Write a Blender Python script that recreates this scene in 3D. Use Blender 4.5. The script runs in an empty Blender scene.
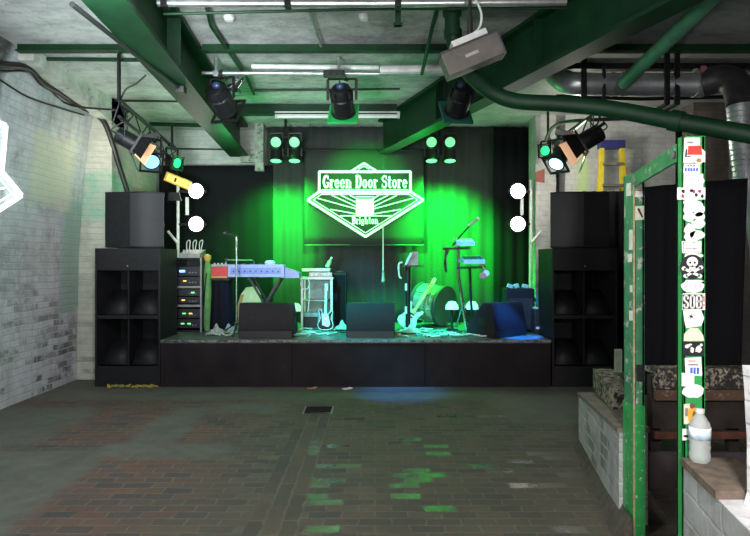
import bpy, bmesh, math, random
from mathutils import Vector, Matrix, Quaternion
random.seed(11)
S = bpy.context.scene
COL = S.collection
PI = math.pi
F, H, CX, CY = 600.0, 1.55, 375.0, 262.0

def at(px, py, Y):
    return Vector(((px-CX)/F*Y, Y, H+(CY-py)/F*Y))

# ---------------------------------------------------------------- materials
MATS = {}
class NT:
    def __init__(s, name):
        m = bpy.data.materials.new(name); m.use_nodes = True
        s.m = m; s.t = m.node_tree; s.n = s.t.nodes; s.n.clear()
        s.out = s.n.new('ShaderNodeOutputMaterial'); s.b = s.n.new('ShaderNodeBsdfPrincipled')
        s.t.links.new(s.b.outputs[0], s.out.inputs[0])
    def L(s, a, b): s.t.links.new(a, b)
    def new(s, k, **kw):
        n = s.n.new(k)
        for a, v in kw.items(): setattr(n, a, v)
        return n
    def coord(s, kind='Object'):
        return s.new('ShaderNodeTexCoord').outputs[kind]
    def pos(s):
        return s.new('ShaderNodeNewGeometry').outputs['Position']
    def noise(s, vec, scale, detail=4, rough=.6):
        n = s.new('ShaderNodeTexNoise'); n.inputs['Scale'].default_value = scale
        n.inputs['Detail'].default_value = detail; n.inputs['Roughness'].default_value = rough
        s.L(vec, n.inputs['Vector']); return n.outputs['Fac']
    def ramp(s, fac, stops, interp='LINEAR'):
        r = s.new('ShaderNodeValToRGB'); r.color_ramp.interpolation = interp
        e = r.color_ramp.elements
        while len(e) < len(stops): e.new(.5)
        for el, (p, c) in zip(e, stops):
            el.position = p; el.color = (c[0], c[1], c[2], 1) if hasattr(c, '__len__') else (c, c, c, 1)
        s.L(fac, r.inputs[0]); return r.outputs[0]
    def mix(s, fac, a, b, mode='MIX'):
        n = s.new('ShaderNodeMix', data_type='RGBA', blend_type=mode)
        if hasattr(fac, 'links'): s.L(fac, n.inputs[0])
        else: n.inputs[0].default_value = fac
        for v, i in ((a, 6), (b, 7)):
            if hasattr(v, 'links'): s.L(v, n.inputs[i])
            else: n.inputs[i].default_value = (v[0], v[1], v[2], 1)
        return n.outputs[2]
    def math(s, op, a, b=None, c=None):
        n = s.new('ShaderNodeMath', operation=op)
        for v, i in ((a, 0), (b, 1), (c, 2)):
            if v is None: continue
            if hasattr(v, 'links'): s.L(v, n.inputs[i])
            else: n.inputs[i].default_value = v
        return n.outputs[0]
    def bump(s, h, strength=.4, dist=.01):
        n = s.new('ShaderNodeBump'); n.inputs['Strength'].default_value = strength
        n.inputs['Distance'].default_value = dist; s.L(h, n.inputs['Height'])
        s.L(n.outputs[0], s.b.inputs['Normal'])
    def sep(s, v):
        n = s.new('ShaderNodeSeparateXYZ'); s.L(v, n.inputs[0]); return n.outputs
    def comb(s, x, y, z=0):
        n = s.new('ShaderNodeCombineXYZ')
        for v, i in ((x, 0), (y, 1), (z, 2)):
            if hasattr(v, 'links'): s.L(v, n.inputs[i])
            else: n.inputs[i].default_value = v
        return n.outputs[0]

def mat(name, col, rough=.6, metal=0, var=.25, scale=14, bump=.15, spec=None, emit=None, estr=0, worn=None, wornamt=.6, wscale=30):
    if name in MATS: return MATS[name]
    t = NT(name); c = t.coord()
    f = t.noise(c, scale, 5)
    lo = tuple(max(0, x*(1-var)) for x in col); hi = tuple(min(1, x*(1+var)) for x in col)
    base = t.ramp(f, [(.3, lo), (.7, hi)])
    if worn:
        w = t.noise(c, wscale, 6, .7)
        base = t.mix(t.ramp(w, [(wornamt, 0), (wornamt+.04, 1)]), base, worn)
    t.L(base, t.b.inputs['Base Color'])
    t.b.inputs['Roughness'].default_value = rough; t.b.inputs['Metallic'].default_value = metal
    if spec is not None: t.b.inputs['Specular IOR Level'].default_value = spec
    if bump: t.bump(t.noise(c, scale*3, 4), bump, .004)
    if emit:
        t.b.inputs['Emission Color'].default_value = (*emit, 1); t.b.inputs['Emission Strength'].default_value = estr
    MATS[name] = t.m
    return t.m

def brick_fac(t, vec, w, h, mortar, offset=.5, smooth=.1):
    b = t.new('ShaderNodeTexBrick'); b.offset = offset
    b.inputs['Color1'].default_value = (0, 0, 0, 1); b.inputs['Color2'].default_value = (1, 1, 1, 1)
    b.inputs['Mortar'].default_value = (.5, .5, .5, 1)
    b.inputs['Scale'].default_value = 1; b.inputs['Mortar Size'].default_value = mortar
    b.inputs['Mortar Smooth'].default_value = smooth; b.inputs['Bias'].default_value = 0
    b.inputs['Brick Width'].default_value = w; b.inputs['Row Height'].default_value = h
    t.L(vec, b.inputs['Vector'])
    return b.outputs['Color'], b.outputs['Fac']

def boxmask(t, X, Y, x0, x1, y0, y1, soft=.06):
    """1 inside a rectangle of the floor or wall, 0 outside"""
    cx, cy, hx, hy = (x0+x1)/2, (y0+y1)/2, (x1-x0)/2, (y1-y0)/2
    a = t.math('SUBTRACT', t.math('ABSOLUTE', t.math('SUBTRACT', X, cx)), hx)
    b = t.math('SUBTRACT', t.math('ABSOLUTE', t.math('SUBTRACT', Y, cy)), hy)
    d = t.math('MAXIMUM', a, b)
    n = t.new('ShaderNodeMapRange'); n.inputs[1].default_value = soft; n.inputs[2].default_value = -soft
    t.L(d, n.inputs[0]); return n.outputs[0]

def mat_floor():
    t = NT('brick_paving'); p = t.pos(); s = t.sep(p)
    nz = t.noise(p, 1.3, 3); nz2 = t.noise(p, 9, 5); fine = t.noise(p, 60, 4, .7)
    wob = t.math('MULTIPLY', t.math('SUBTRACT', nz2, .5), .05)
    X = t.math('ADD', s[0], wob); Y = t.math('ADD', s[1], t.math('MULTIPLY', t.math('SUBTRACT', t.noise(p, 3.1, 4), .5), .05))
    col1, mo1 = brick_fac(t, t.comb(X, Y), .205, .098, .006)
    col2, mo2 = brick_fac(t, t.comb(Y, t.math('ADD', X, .66)), .40, .105, .009)
    gut = t.math('GREATER_THAN', boxmask(t, X, s[1], -.76, -.445, 2.0, 6.15, .001), .5)
    rnd = t.mix(gut, col1, col2); mortar = t.math('ADD', t.math('MULTIPLY', mo1, t.math('SUBTRACT', 1, gut)), t.math('MULTIPLY', mo2, gut))
    brick = t.ramp(rnd, [(0, (.052, .050, .052)), (.2, (.085, .073, .060)), (.4, (.110, .090, .068)), (.55, (.060, .055, .050)), (.75, (.105, .080, .062)), (1, (.075, .072, .066))])
    redleft = t.new('ShaderNodeMapRange'); redleft.inputs[1].default_value = -.9; redleft.inputs[2].default_value = -1.6; t.L(s[0], redleft.inputs[0])
    brick = t.mix(t.math('MULTIPLY', redleft.outputs[0], .7), brick, t.ramp(rnd, [(0, (.04, .04, .05)), (.5, (.16, .065, .045)), (1, (.07, .05, .05))]))
    brick = t.mix(t.ramp(nz2, [(.4, 0), (.75, .6)]), brick, (.085, .08, .066))
    brick = t.mix(t.ramp(fine, [(.55, 0), (.8, .5)]), brick, (.16, .145, .115))
    base = t.mix(t.math('MULTIPLY', mortar, t.ramp(nz2, [(.35, .2), (.65, .9)])), brick, (.145, .135, .105))
    # concrete repairs, tarmac by the wall
    con = t.ramp(nz2, [(.3, (.085, .087, .075)), (.7, (.125, .125, .105))])
    m = None
    wx = t.math('ADD', s[0], t.math('MULTIPLY', t.math('SUBTRACT', nz, .5), .5)); wy = t.math('ADD', s[1], t.math('MULTIPLY', t.math('SUBTRACT', nz2, .5), .3))
    for r in ((-2.15, -1.72, 5.05, 6.4), (-4.5, -2.12, 2.5, 4.95), (-4.5, -2.9, 5.0, 6.4), (1.25, 2.6, 5.75, 7.2), (-2.3, -1.2, 4.75, 5.15), (-1.75, -.95, 6.15, 6.6), (-5, 5, 6.75, 8)):
        b = boxmask(t, wx, wy, *r)
        m = b if m is None else t.math('MAXIMUM', m, b)
    base = t.mix(t.math('MULTIPLY', m, .93), base, con)
    dirt = t.ramp(t.noise(p, 2.2, 6, .7), [(.42, 0), (.7, 1)])
    base = t.mix(t.math('MULTIPLY', dirt, .45), base, (.045, .043, .038))
    t.L(base, t.b.inputs['Base Color'])
    # some bricks are worn smooth and damp
    gl = t.math('MULTIPLY', t.math('MULTIPLY', t.ramp(rnd, [(.86, 0), (.865, 1)]), t.math('SUBTRACT', 1, mortar)), t.math('SUBTRACT', 1, m))
    area = boxmask(t, wx, s[1], -.75, 1.35, 2.5, 6.3, .35)
    gl = t.math('MULTIPLY', gl, area)
    ro = t.math('SUBTRACT', t.math('ADD', .58, t.math('MULTIPLY', nz2, .25)), t.math('MULTIPLY', gl, .50))
    t.L(ro, t.b.inputs['Roughness'])
    t.L(t.math('ADD', .35, t.math('MULTIPLY', gl, .12)), t.b.inputs['Specular IOR Level'])
    h = t.math('SUBTRACT', t.math('ADD', t.math('MULTIPLY', rnd, .35), t.math('MULTIPLY', t.math('MULTIPLY', fine, .5), t.math('SUBTRACT', 1, gl))), t.math('MULTIPLY', mortar, .9))
    t.bump(t.math('MULTIPLY', h, t.math('SUBTRACT', 1, t.math('MULTIPLY', m, .75))), .55, .014)
    return t.m

def mat_painted_brick(name, axis, white=(.62, .62, .62), dirt=.5, patches=(), bw=.232, bh=.077, dark=(.12, .115, .11), mort=None):
    """axis: which world axis runs along the wall (0 = x, 1 = y)"""
    t = NT(name); p = t.pos(); s = t.sep(p)
    nz = t.noise(p, 1.1, 4); n2 = t.noise(p, 6, 6, .7); fine = t.noise(p, 45, 4, .7)
    U = t.math('ADD', s[axis], t.math('MULTIPLY', t.math('SUBTRACT', n2, .5), .03))
    V = t.math('ADD', s[2], t.math('MULTIPLY', t.math('SUBTRACT', t.noise(p, 2.3, 3), .5), .05))
    rnd, mo = brick_fac(t, t.comb(U, V), bw, bh, .008, smooth=.4)
    base = t.ramp(n2, [(.25, tuple(x*.72 for x in white)), (.6, white)])
    base = t.mix(t.math('MULTIPLY', mo, t.ramp(n2, [(.4, .05), (.65, .35)])), base, mort or tuple(x*.55 for x in white))
    low = t.new('ShaderNodeMapRange'); low.inputs[1].default_value = 1.9; low.inputs[2].default_value = .3; t.L(s[2], low.inputs[0])
    bare = t.math('MULTIPLY', t.ramp(rnd, [(.35, 0), (.65, 1)]), t.ramp(t.noise(p, 2.4, 5, .75), [(.43, 0), (.56, 1)]))
    bare = t.math('MULTIPLY', bare, t.math('SUBTRACT', 1, mo))
    bare = t.math('MULTIPLY', bare, t.math('ADD', .08, t.math('MULTIPLY', low.outputs[0], dirt)))
    base = t.mix(bare, base, dark)
    streak = t.noise(t.comb(t.math('MULTIPLY', U, 6), t.math('MULTIPLY', s[2], .7)), 1.6, 5)
    base = t.mix(t.math('MULTIPLY', t.ramp(streak, [(.5, 0), (.72, 1)]), dirt*.5), base, tuple(x*.5 for x in white))
    base = t.mix(t.math('MULTIPLY', t.ramp(t.noise(p, 2.6, 7, .8), [(.50, 0), (.66, 1)]), dirt*.62), base, (.22, .22, .22))
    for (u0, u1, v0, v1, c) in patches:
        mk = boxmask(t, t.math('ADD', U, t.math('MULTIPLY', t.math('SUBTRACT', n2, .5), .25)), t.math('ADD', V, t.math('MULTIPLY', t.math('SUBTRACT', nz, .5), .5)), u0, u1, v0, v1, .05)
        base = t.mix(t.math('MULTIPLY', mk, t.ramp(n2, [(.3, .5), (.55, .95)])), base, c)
    t.L(base, t.b.inputs['Base Color']); t.b.inputs['Roughness'].default_value = .62
    t.bump(t.math('SUBTRACT', t.math('ADD', t.math('MULTIPLY', fine, .3), t.math('MULTIPLY', rnd, .25)), t.math('MULTIPLY', mo, .9)), .6, .012)
    return t.m

def mat_ceiling():
    t = NT('whitewashed_ceiling'); p = t.pos(); s = t.sep(p)
    n = t.noise(t.comb(s[0], t.math('MULTIPLY', s[1], 2.2), s[2]), 1.4, 7, .72)
    base = t.ramp(n, [(.3, (.24, .24, .23)), (.45, (.52, .53, .52)), (.62, (.68, .69, .68))])
    base = t.mix(t.math('MULTIPLY', t.ramp(t.noise(p, 7, 6, .8), [(.52, 0), (.66, 1)]), .5), base, (.17, .17, .16))
    flaked = boxmask(t, s[0], t.math('ADD', s[1], t.math('MULTIPLY', t.math('SUBTRACT', n, .5), 3)), -2, 2.6, 2, 7.3, .5)
    base = t.mix(t.math('MULTIPLY', flaked, t.ramp(t.noise(p, 4.5, 8, .8), [(.42, .3), (.62, .72)])), base, (.16, .155, .16))
    # soot in the front left corner, plus painted shade over the right-hand bay
    soot_shade = t.math('MAXIMUM', boxmask(t, s[0], s[1], 1.5, 6, -3, 8.4, .8), boxmask(t, s[0], s[1], -5, -3.5, 4, 5.7, .35))
    base = t.mix(t.math('MULTIPLY', soot_shade, .7), base, (.10, .095, .10))
    t.L(base, t.b.inputs['Base Color']); t.b.inputs['Roughness'].default_value = .85
    t.bump(t.noise(p, 25, 6, .75), .5, .02)
    return t.m

def mat_cloth(name, col, rough=.9):
    if name in MATS: return MATS[name]
    t = NT(name); c = t.coord()
    w = t.noise(c, 260, 2); l = t.noise(c, 3, 4)
    base = t.mix(t.math('MULTIPLY', w, .5), tuple(x*.75 for x in col), col)
    base = t.mix(t.math('MULTIPLY', l, .25), base, tuple(x*.6 for x in col))
    t.L(base, t.b.inputs['Base Color']); t.b.inputs['Roughness'].default_value = rough
    t.b.inputs['Specular IOR Level'].default_value = .15
    t.bump(w, .2, .002); MATS[name] = t.m
    return t.m

def mat_flaky(name, paint, bare, th=.5, scale=26):
    if name in MATS: return MATS[name]
    t = NT(name); c = t.pos()
    n = t.noise(c, scale, 8, .75); big = t.noise(c, 3, 3)
    k = t.ramp(t.math('ADD', n, t.math('MULTIPLY', t.math('SUBTRACT', big, .5), .3)), [(th, 0), (th+.05, 1)])
    t.L(t.mix(k, paint, t.ramp(t.noise(c, 70, 3), [(.3, tuple(x*.5 for x in bare)), (.7, bare)])), t.b.inputs['Base Color'])
    t.b.inputs['Roughness'].default_value = .65; t.bump(k, .6, .004); MATS[name] = t.m
    return t.m

def mat_emit(name, col, st):
    if name in MATS: return MATS[name]
    t = NT(name); c = t.coord()
    f = t.ramp(t.noise(c, 8, 2), [(.3, tuple(x*.92 for x in col)), (.7, col)])
    t.L(f, t.b.inputs['Emission Color']); t.b.inputs['Emission Strength'].default_value = st
    t.b.inputs['Base Color'].default_value = (*[min(.8, x) for x in col], 1); MATS[name] = t.m
    return t.m

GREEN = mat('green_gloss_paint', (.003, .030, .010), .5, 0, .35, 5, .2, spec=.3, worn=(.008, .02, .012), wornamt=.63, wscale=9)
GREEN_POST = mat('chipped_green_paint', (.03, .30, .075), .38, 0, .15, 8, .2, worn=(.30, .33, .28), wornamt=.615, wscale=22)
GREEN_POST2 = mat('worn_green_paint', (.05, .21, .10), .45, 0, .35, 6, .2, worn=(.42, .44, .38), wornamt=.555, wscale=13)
BLACK = mat('black_speaker_paint', (.011, .011, .013), .55, 0, .3, 20, .25, spec=.25)
BLACK2 = mat('dull_black_metal', (.012, .012, .014), .42, .3, .3, 20, .1)
GRILLE = mat('black_perforated_grille', (.03, .028, .033), .5, .3, .6, 240, .6)
STEEL = mat('galvanised_steel', (.52, .54, .55), .33, .85, .25, 12, .12)
WHITEPIPE = mat('white_painted_tube', (.62, .63, .62), .45, .1, .2, 9, .15)
DULLSTEEL = mat('dull_grey_metal', (.28, .27, .26), .5, .5, .3, 10, .2)
CABLE = mat('black_rubber_cable', (.012, .012, .012), .45, 0, .2, 20, .05)
CLOTH_BLACK = mat_cloth('black_drape_cloth', (.010, .010, .013))
CLOTH_BACK = mat_cloth('dark_backdrop_cloth', (.055, .06, .06))
CLOTH_BANNER = mat_cloth('dark_banner_cloth', (.05, .055, .052))
PALE = mat('pale_plastic', (.62, .63, .62), .4, 0, .12, 20, .05)
CHROME = mat('chrome', (.72, .73, .75), .18, 1, .1, 20, 0)
WHITE_ST = mat('white_sticker_paper', (.80, .79, .76), .4, 0, .06, 30, .05)
INK = mat('black_sticker_ink', (.02, .02, .025), .4, 0, .2, 30, 0)
RED = mat('red_ink', (.65, .05, .04), .4, 0, .15, 30, 0)
BLUE = mat('blue_ink', (.06, .12, .5), .4, 0, .15, 30, 0)
PURPLE = mat('violet_ink', (.38, .2, .5), .4, 0, .15, 30, 0)

# ---------------------------------------------------------------- mesh builder
class MB:
    def __init__(s): s.bm = bmesh.new(); s.M = Matrix.Identity(4); s.bev = False
    def _xf(s, vs, M): bmesh.ops.transform(s.bm, matrix=s.M @ M, verts=vs)
    def box(s, c, d, rot=None, bev=0):
        r = bmesh.ops.create_cube(s.bm, size=1)
        vs = r['verts']
        bmesh.ops.scale(s.bm, vec=d, verts=vs)
        if bev:
            s.bev = True
            es = list({e for v in vs for e in v.link_edges})
            b = bmesh.ops.bevel(s.bm, geom=es, offset=bev, segments=2, affect='EDGES', profile=.6)
            vs = list({v for f in b['faces'] for v in f.verts} | {v for v in vs if v.is_valid})
            vs = [v for v in vs if v.is_valid]
        M = Matrix.Translation(c)
        if rot is not None: M = M @ (rot.to_matrix().to_4x4() if isinstance(rot, Quaternion) else Matrix.Rotation(rot, 4, 'Z') if isinstance(rot, (int, float)) else rot)
        s._xf(vs, M); return s
    def bar(s, p, q, w, h, up=(0, 0, 1)):
        p, q = Vector(p), Vector(q); d = q-p
        y = d.normalized(); u = Vector(up)
        x = y.cross(u)
        if x.length < 1e-4: x = y.cross(Vector((1, 0, 0)))
        x.normalize(); z = x.cross(y)
        M = Matrix((x, y, z)).transposed().to_4x4(); M.translation = (p+q)/2
        vs = bmesh.ops.create_cube(s.bm, size=1)['verts']
        bmesh.ops.scale(s.bm, vec=(w, d.length, h), verts=vs); s._xf(vs, M); return s
    def cyl(s, p, q, r, r2=None, seg=16):
        p, q = Vector(p), Vector(q); d = q-p
        vs = bmesh.ops.create_cone(s.bm, cap_ends=True, segments=seg, radius1=r, radius2=r if r2 is None else r2, depth=d.length)['verts']
        M = d.to_track_quat('Z', 'Y').to_matrix().to_4x4(); M.translation = (p+q)/2
        s._xf(vs, M); return s
    def ball(s, c, r, sc=(1, 1, 1), seg=14):
        vs = bmesh.ops.create_uvsphere(s.bm, u_segments=seg, v_segments=max(6, seg//2+1), radius=r)['verts']
        s._xf(vs, Matrix.Translation(c) @ Matrix.Diagonal((*sc, 1))); return s
    def lathe(s, prof, p, axis=(0, 0, 1), seg=20, cap=True):
        """prof: (radius, height) pairs along axis from p"""
        q = Vector(axis).to_track_quat('Z', 'Y').to_matrix().to_4x4(); q.translation = p
        M = s.M @ q; rings = []
        for r, h in prof:
            rings.append([s.bm.verts.new(M @ Vector((r*math.cos(2*PI*i/seg), r*math.sin(2*PI*i/seg), h))) for i in range(seg)])
        for a, b in zip(rings, rings[1:]):
            for i in range(seg):
                s.bm.faces.new((a[i], a[(i+1) % seg], b[(i+1) % seg], b[i]))
        if cap:
            s.bm.faces.new(rings[0][::-1]); s.bm.faces.new(rings[-1])
        return s
    def prism(s, poly, h, M=None):
        """poly in xy, extruded from z=0 to h, then placed by M"""
        M = s.M @ (M or Matrix.Identity(4))
        a = [s.bm.verts.new(M @ Vector((x, y, 0))) for x, y in poly]
        b = [s.bm.verts.new(M @ Vector((x, y, h))) for x, y in poly]
        n = len(poly); s.bm.faces.new(a[::-1]); s.bm.faces.new(b)
        for i in range(n): s.bm.faces.new((a[i], a[(i+1) % n], b[(i+1) % n], b[i]))
        return s
    def tube(s, pts, r, seg=8, smooth=0):
        pts = [Vector(p) for p in pts]
        if smooth and len(pts) > 2:
            out = []
            for i in range(len(pts)-1):
                p0, p1, p2, p3 = pts[max(i-1, 0)], pts[i], pts[i+1], pts[min(i+2, len(pts)-1)]
                for k in range(smooth):
                    t = k/smooth
                    out.append(.5*((2*p1)+(p2-p0)*t+(2*p0-5*p1+4*p2-p3)*t*t+(3*p1-p0-3*p2+p3)*t**3))
            pts = out+[pts[-1]]
        rings = []; nrm = None
        for i, p in enumerate(pts):
            d = (pts[min(i+1, len(pts)-1)]-pts[max(i-1, 0)]).normalized()
            if nrm is None:
                nrm = d.orthogonal().normalized()
            else:
                nrm = (nrm-d*nrm.dot(d))
                nrm = nrm.normalized() if nrm.length > 1e-5 else d.orthogonal().normalized()
            b = d.cross(nrm)
            rr = r[i] if isinstance(r, (list, tuple)) else r
            rings.append([s.bm.verts.new(s.M @ (p+rr*(nrm*math.cos(2*PI*k/seg)+b*math.sin(2*PI*k/seg)))) for k in range(seg)])
        for a, b in zip(rings, rings[1:]):
            for k in range(seg): s.bm.faces.new((a[k], a[(k+1) % seg], b[(k+1) % seg], b[k]))
        s.bm.faces.new(rings[0][::-1]); s.bm.faces.new(rings[-1])
        return s
    def grid(s, fn, nu, nv):
        vv = [[s.bm.verts.new(s.M @ Vector(fn(i/nu, j/nv))) for j in range(nv+1)] for i in range(nu+1)]
        for i in range(nu):
            for j in range(nv):
                s.bm.faces.new((vv[i][j], vv[i+1][j], vv[i+1][j+1], vv[i][j+1]))
        return s
    def build(s, name, m, parent=None, smooth=True, solid=0):
        bmesh.ops.recalc_face_normals(s.bm, faces=s.bm.faces)
        me = bpy.data.meshes.new(name); s.bm.to_mesh(me); s.bm.free()
        me.materials.append(m)
        if smooth:
            for p in me.polygons: p.use_smooth = True
            try: me.set_sharp_from_angle(angle=math.radians(35))
            except Exception: pass
        o = bpy.data.objects.new(name, me); COL.objects.link(o)
        if parent is not None: o.parent = parent
        if s.bev and smooth:
            wn = o.modifiers.new('even_shading', 'WEIGHTED_NORMAL'); wn.keep_sharp = True
        if solid:
            md = o.modifiers.new('thickness', 'SOLIDIFY'); md.thickness = solid; md.offset = 0
        return o

def tag(o, label=None, cat=None, group=None, kind=None):
    if label: o['label'] = label
    if cat: o['category'] = cat
    if group: o['group'] = group
    if kind: o['kind'] = kind
    return o
def empty(name, loc, label, cat, rz=0, group=None):
    o = bpy.data.objects.new(name, None); COL.objects.link(o)
    o.location = loc; o.rotation_euler = (0, 0, rz); o.empty_display_size = .1
    return tag(o, label, cat, group)
def place(o, loc, rz=0): o.location = loc; o.rotation_euler = (0, 0, rz); return o
def struct(o): return tag(o, kind='structure')
def copy_tree(o, parent=None):
    c = o.copy(); COL.objects.link(c)
    if parent is not None: c.parent = parent
    for ch in list(o.children): copy_tree(ch, c)
    return c
def rotto(d, up='Y'): return Vector(d).to_track_quat('Z', up).to_matrix().to_4x4()
def TM(loc, M=None): return Matrix.Translation(loc) @ (M or Matrix.Identity(4))

# ================================================================ SETTING
CEIL = 3.72
mf = mat_floor()
b = MB(); b.box((0, 4.3, -.1), (10, 12, .2)); struct(b.build('floor', mf))
b = MB(); b.box((0, 4.3, CEIL+.1), (10, 12, .2)); struct(b.build('ceiling', mat_ceiling()))
# left wall: upright, leaning inwards to the vault at the top
WL = -3.93
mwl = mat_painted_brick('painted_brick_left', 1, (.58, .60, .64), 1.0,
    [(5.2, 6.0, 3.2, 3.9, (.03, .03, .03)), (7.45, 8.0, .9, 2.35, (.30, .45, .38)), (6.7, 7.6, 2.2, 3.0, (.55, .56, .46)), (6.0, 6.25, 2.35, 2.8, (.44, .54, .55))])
prof = [(0, WL), (1.6, WL+.03), (2.6, WL+.09), (3.2, WL+.16), (3.5, WL+.22), (CEIL+.05, WL+.36)]
def wl(u, v):
    y = -1.6+u*9.5
    z = v*(CEIL+.05)
    for (z0, x0), (z1, x1) in zip(prof, prof[1:]):
        if z <= z1+1e-6: x = x0+(x1-x0)*(z-z0)/(z1-z0); break
    return (x, y, z)
b = MB(); b.grid(wl, 60, 24)
b.box((WL-.1, 3.15, 1.9), (.12, 9.5, 3.8)); struct(b.build('wall_left', mwl))
# the wall's return and its farther stretch behind the loudspeakers
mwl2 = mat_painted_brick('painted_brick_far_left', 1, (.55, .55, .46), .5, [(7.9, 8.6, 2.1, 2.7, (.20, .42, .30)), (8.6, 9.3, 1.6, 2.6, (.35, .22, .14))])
b = MB(); b.box((-3.73, 8.72, 1.86), (.52, 1.62, 3.72)); struct(b.build('wall_left_far', mwl2))
mwb = mat_painted_brick('whitewashed_brick_back', 0, (.60, .61, .60), .35)
b = MB(); b.box((0, 9.95, 1.9), (10, .2, 3.8)); struct(b.build('wall_back', mwb))
b = MB(); b.box((-4.9, 9.2, 1.9), (2.2, 1.6, 3.8)); struct(b.build('wall_left_corner', mwl2))
mwr = mat_painted_brick('sooty_brick_right', 1, (.13, .12, .12), .6)
b = MB(); b.box((4.9, 4.3, 1.9), (.2, 12, 3.8)); struct(b.build('wall_right', mwr))
# whitewashed cross wall behind the ladder, with a lime stripe, and the pier beside the stage
mwp = mat_painted_brick('whitewashed_brick_pier', 0, (.66, .66, .66), .3, [(3.0, 3.13, 1.8, 3.2, (.55, .80, .25))])
b = MB(); b.box((3.62, 9.0, 1.86), (1.62, .3, 3.72)); struct(b.build('wall_right_far', mwp))
b = MB(); b.box((2.52, 9.05, 1.86), (.30, .4, 3.72)); struct(b.build('trim_1', mat_painted_brick('speckled_pier', 0, (.58, .58, .56), 1.0, dark=(.05, .05, .05))))
mwd = mat_painted_brick('dark_bare_brick', 0, (.17, .14, .13), .7)
b = MB(); b.box((4.6, 8.3, 1.86), (.55, .3, 3.72)); struct(b.build('wall_right_return', mwd))
# vault springer along the left wall
b = MB(); b.prism([(6.1, 3.72), (8.3, 3.72), (8.3, 3.36), (6.1, 3.60)], .16, Matrix(((0, 0, 1, WL+.30), (1, 0, 0, 0), (0, 1, 0, 0), (0, 0, 0, 1))))
struct(b.build('trim_2', mat('flaking_white_plaster', (.50, .52, .47), .8, 0, .3, 6, .5, worn=(.22, .22, .2), wornamt=.6, wscale=8)))
# white frame round the curtain recess, left of the backdrop
b = MB(); b.box((-1.80, 9.38, 3.34), (.13, .12, .74)); b.box((-1.98, 9.40, 3.16), (.24, .08, .1)); struct(b.build('trim_3', mat('grubby_white_frame', (.30, .30, .28), .8, 0, .35, 9, .4, worn=(.1, .1, .1), wornamt=.56, wscale=12)))

# dwarf walls of the side bay
mdw = mat_painted_brick('grey_painted_block', 1, (.46, .46, .46), .8, bw=.22, bh=.085, dark=(.14, .13, .125), mort=(.80, .80, .80))
CONC = mat('brown_grey_cement', (.165, .145, .12), .85, 0, .3, 12, .5)
def wline(y): return 1.68+.172*(y-4.95)
def slant_block(name, y0, y1, za0, za1, zb0, zb1, w, o, m):
    """a wall or coping along the line, its top and bottom heights given at both ends"""
    b = MB(); vs = []
    for y, z0, z1 in ((y0, za0, zb0), (y1, za1, zb1)):
        x = wline(y)
        vs.append([b.bm.verts.new(q) for q in ((x-o, y, z0), (x+w+o, y, z0), (x+w+o, y, z1), (x-o, y, z1))])
    b.bm.faces.new(vs[0]); b.bm.faces.new(vs[1][::-1])
    for i in range(4): b.bm.faces.new((vs[0][i], vs[0][(i+1) % 4], vs[1][(i+1) % 4], vs[1][i]))
    return struct(b.build(name, m, smooth=False))
slant_block('wall_low_far', 3.53, 4.95, 0, 0, .545, .448, .17, 0, mdw)
slant_block('trim_4', 3.53, 4.96, .545, .448, .575, .475, .17, .010, CONC)
# sloped mortar fillet at its foot
b = MB()
pa = [(-.075, 0), (.02, 0), (.02, .13)]
vsa = [b.bm.verts.new((wline(3.3)+x, 3.3, z)) for x, z in pa]; vsb = [b.bm.verts.new((wline(4.96)+x*.4, 4.96, z*.9)) for x, z in pa]
b.bm.faces.new(vsa); b.bm.faces.new(vsb[::-1])
for i in range(3): b.bm.faces.new((vsa[i], vsa[(i+1) % 3], vsb[(i+1) % 3], vsb[i]))
struct(b.build('trim_5', mat('dark_dirty_mortar', (.075, .06, .05), .8, 0, .4, 20, .5)))
slant_block('wall_low_near', 1.45, 2.42, 0, 0, .73, .73, .2, 0, mat_painted_brick('whitewashed_block', 1, (.52, .52, .53), .8, bw=.24, bh=.105, dark=(.2, .19, .18), mort=(.75, .75, .76)))
slant_block('trim_6', 2.07, 2.425, .73, .73, .76, .76, .2, .010, mat('brown_worn_cement', (.14, .105, .08), .85, 0, .4, 18, .5))
# broken white-painted pier at the right edge
b = MB(); random.seed(5)
ring = []
for k in range(15):
    z = k*.0857
    e = random.uniform(-.014, .016)
    ring.append([(1.262+e, 1.75), (1.262+e+random.uniform(-.01, .01), 2.04), (1.55, 2.04), (1.55, 1.75)])
vv = [[b.bm.verts.new((x, y, k*.0857)) for x, y in r] for k, r in enumerate(ring)]
for a, c in zip(vv, vv[1:]):
    for i in range(4): b.bm.faces.new((a[i], a[(i+1) % 4], c[(i+1) % 4], c[i]))
b.bm.faces.new(vv[-1]); b.bm.faces.new(vv[0][::-1])
struct(b.build('wall_right_pier', mat_painted_brick('white_pier_paint', 1, (.80, .79, .82), .15), smooth=False))

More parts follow.
